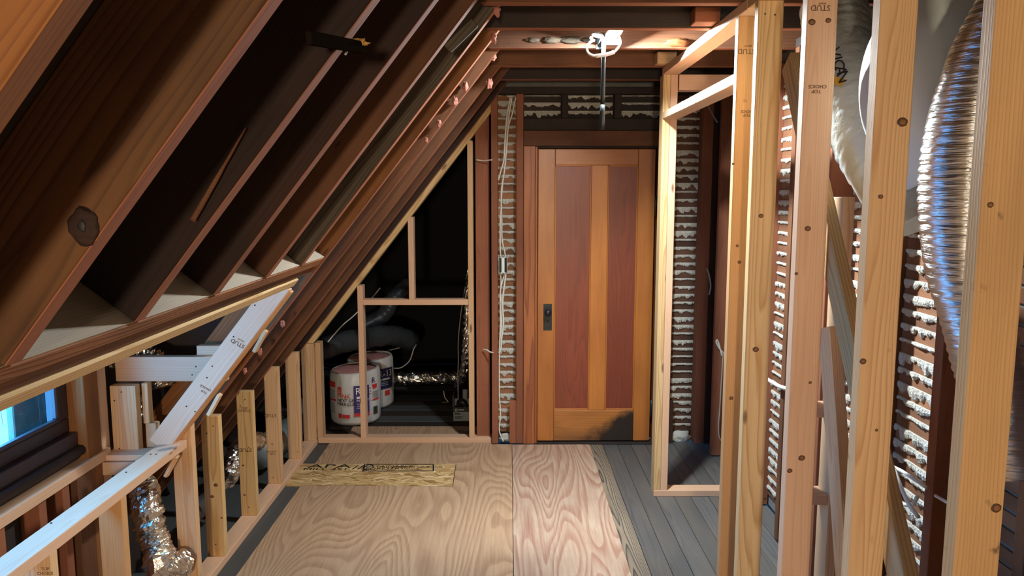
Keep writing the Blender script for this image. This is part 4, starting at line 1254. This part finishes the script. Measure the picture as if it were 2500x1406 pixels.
nails(jamb, [at(px, py, Y=2.985) for px, py in ((455, 992), (476, 1005), (505, 922), (518, 894), (570, 822), (622, 745))])
ckb = [o for o in ck.children if o.name.startswith('block')][0]
nails(ckb, [at(478, 895, Y=2.999), at(469, 915, Y=2.999)])
cks = [o for o in ck.children if o.name.startswith('stud')][0]
nails(cks, [at(296, 957, Y=2.999), at(279, 978, Y=2.999), at(291, 1095, Y=2.999)])
nails(sill, [at(368, 1109, Z=.691), at(381, 1109, Z=.691), at(125, 1277, Z=.691), at(308, 1153, Z=.691)])
for st, ps in ((kst[1], [(527, 1329)]), (kst[2], [(598, 975), (587, 991), (607, 1238)]), (kst[3], [(667, 1165)]), (kst[4], [(727, 1103)]), (kst[1], [(520, 1040), (505, 1058)])):
    for (px, py) in ps:
        nails(st, [at(px, py, Y=W[st].translation.y - .0195)])
nails(pst[4], [at(1868, 34, Y=2.5815), at(1892, 36, Y=2.5815)])

# grade stamps on the new lumber
DN = (-1, 0, 0)


def studstamp(st, lines, flip=True, m=ink_stamp):
    y = W[st].translation.y - .0192
    for body, size, px, py in lines:
        p = at(px, py, Y=y)
        stamp(st, body, size, p, (-1, 0, 0) if flip else (1, 0, 0), (0, 0, -1) if flip else (0, 0, 1), m)


def xstamp(st, lines, flip=True, m=ink_stamp):
    studstamp(st, lines, flip, m)


studstamp(pst[5], [('STUD', .026, 1822, 125), ('KD HT', .009, 1826, 112), ('TC', .012, 1819, 245), ('CHOICE', .014, 1826, 272), ('TOP', .014, 1823, 281)])
studstamp(pst[3], [('STUD', .022, 2003, 19), ('WWP', .008, 2008, 8), ('TOP', .014, 1993, 223), ('CHOICE', .014, 1996, 211)])
studstamp(kst[2], [('TOP', .018, 596, 997), ('CHOICE', .018, 596, 1003)], False)
studstamp(kst[2], [('STUD', .028, 598, 1098)])
studstamp(kst[3], [('STUD', .028, 660, 1014), ('TC', .014, 664, 1084), ('CHOICE', .016, 663, 1102), ('TOP', .016, 665, 1108)])
dfs = [o for o in df.children if o.name.startswith('stud')]
studstamp(dfs[0], [('TOP', .013, 110, 1389), ('CHOICE', .013, 110, 1400)], False)
jy = 2.985
for body, size, px, py in (('STUD', .024, 580, 838), ('KD HT', .009, 588, 830), ('CHOICE', .013, 502, 947), ('TOP', .013, 498, 956)):
    p = at(px, py, Y=jy)
    stamp(jamb, body, size, p, -OUT * -1 if False else Vector((-.86, 0, .5)), Vector((-.5, 0, -.86)), ink_stamp)

# knots on the new studs of the partition and the knee wall
knot_m = plain('knot_wood', (.20, .085, .030), .6, var=.4, bscale=90)
knot_core = plain('knot_core', (.075, .032, .014), .6, var=.4, bscale=120)


def knots(st, pts):
    yf = W[st].translation.y - .0185
    for i, (px, py, r) in enumerate(pts):
        p = at(px, py, Y=yf)
        k_ = blob('knot', p, r, knot_core, st, seed=px % 13, amp=.12, scale=(1, .10, .85), sub=3)
        blob('knot_heart', p + Vector((r * .1, -r * .05, 0)), r * .68, knot_m, k_, seed=py % 11, amp=.15, scale=(1, .12, .85), sub=2)


knots(pst[4], [(1858, 527, .0085), (1845, 853, .011), (1868, 1218, .004)])
knots(pst[3], [(1982, 54, .010), (2022, 50, .008), (1972, 558, .009), (1957, 1118, .010), (1928, 1149, .008), (1978, 934, .005), (1944, 668, .005)])
knots(pst[2], [(2203, 298, .012), (2107, 882, .008), (2150, 480, .006), (2140, 1050, .004)])
knots(pst[5], [(1785, 972, .008), (1800, 600, .006), (1805, 640, .007), (1790, 400, .005)])
knots(pst[1], [(2418, 500, .006), (2432, 1240, .010)])
knots(kst[1], [(527, 1184, .011), (518, 1212, .010), (541, 1264, .007)])
knots(kst[2], [(607, 1092, .006), (594, 1136, .008), (597, 1208, .008)])
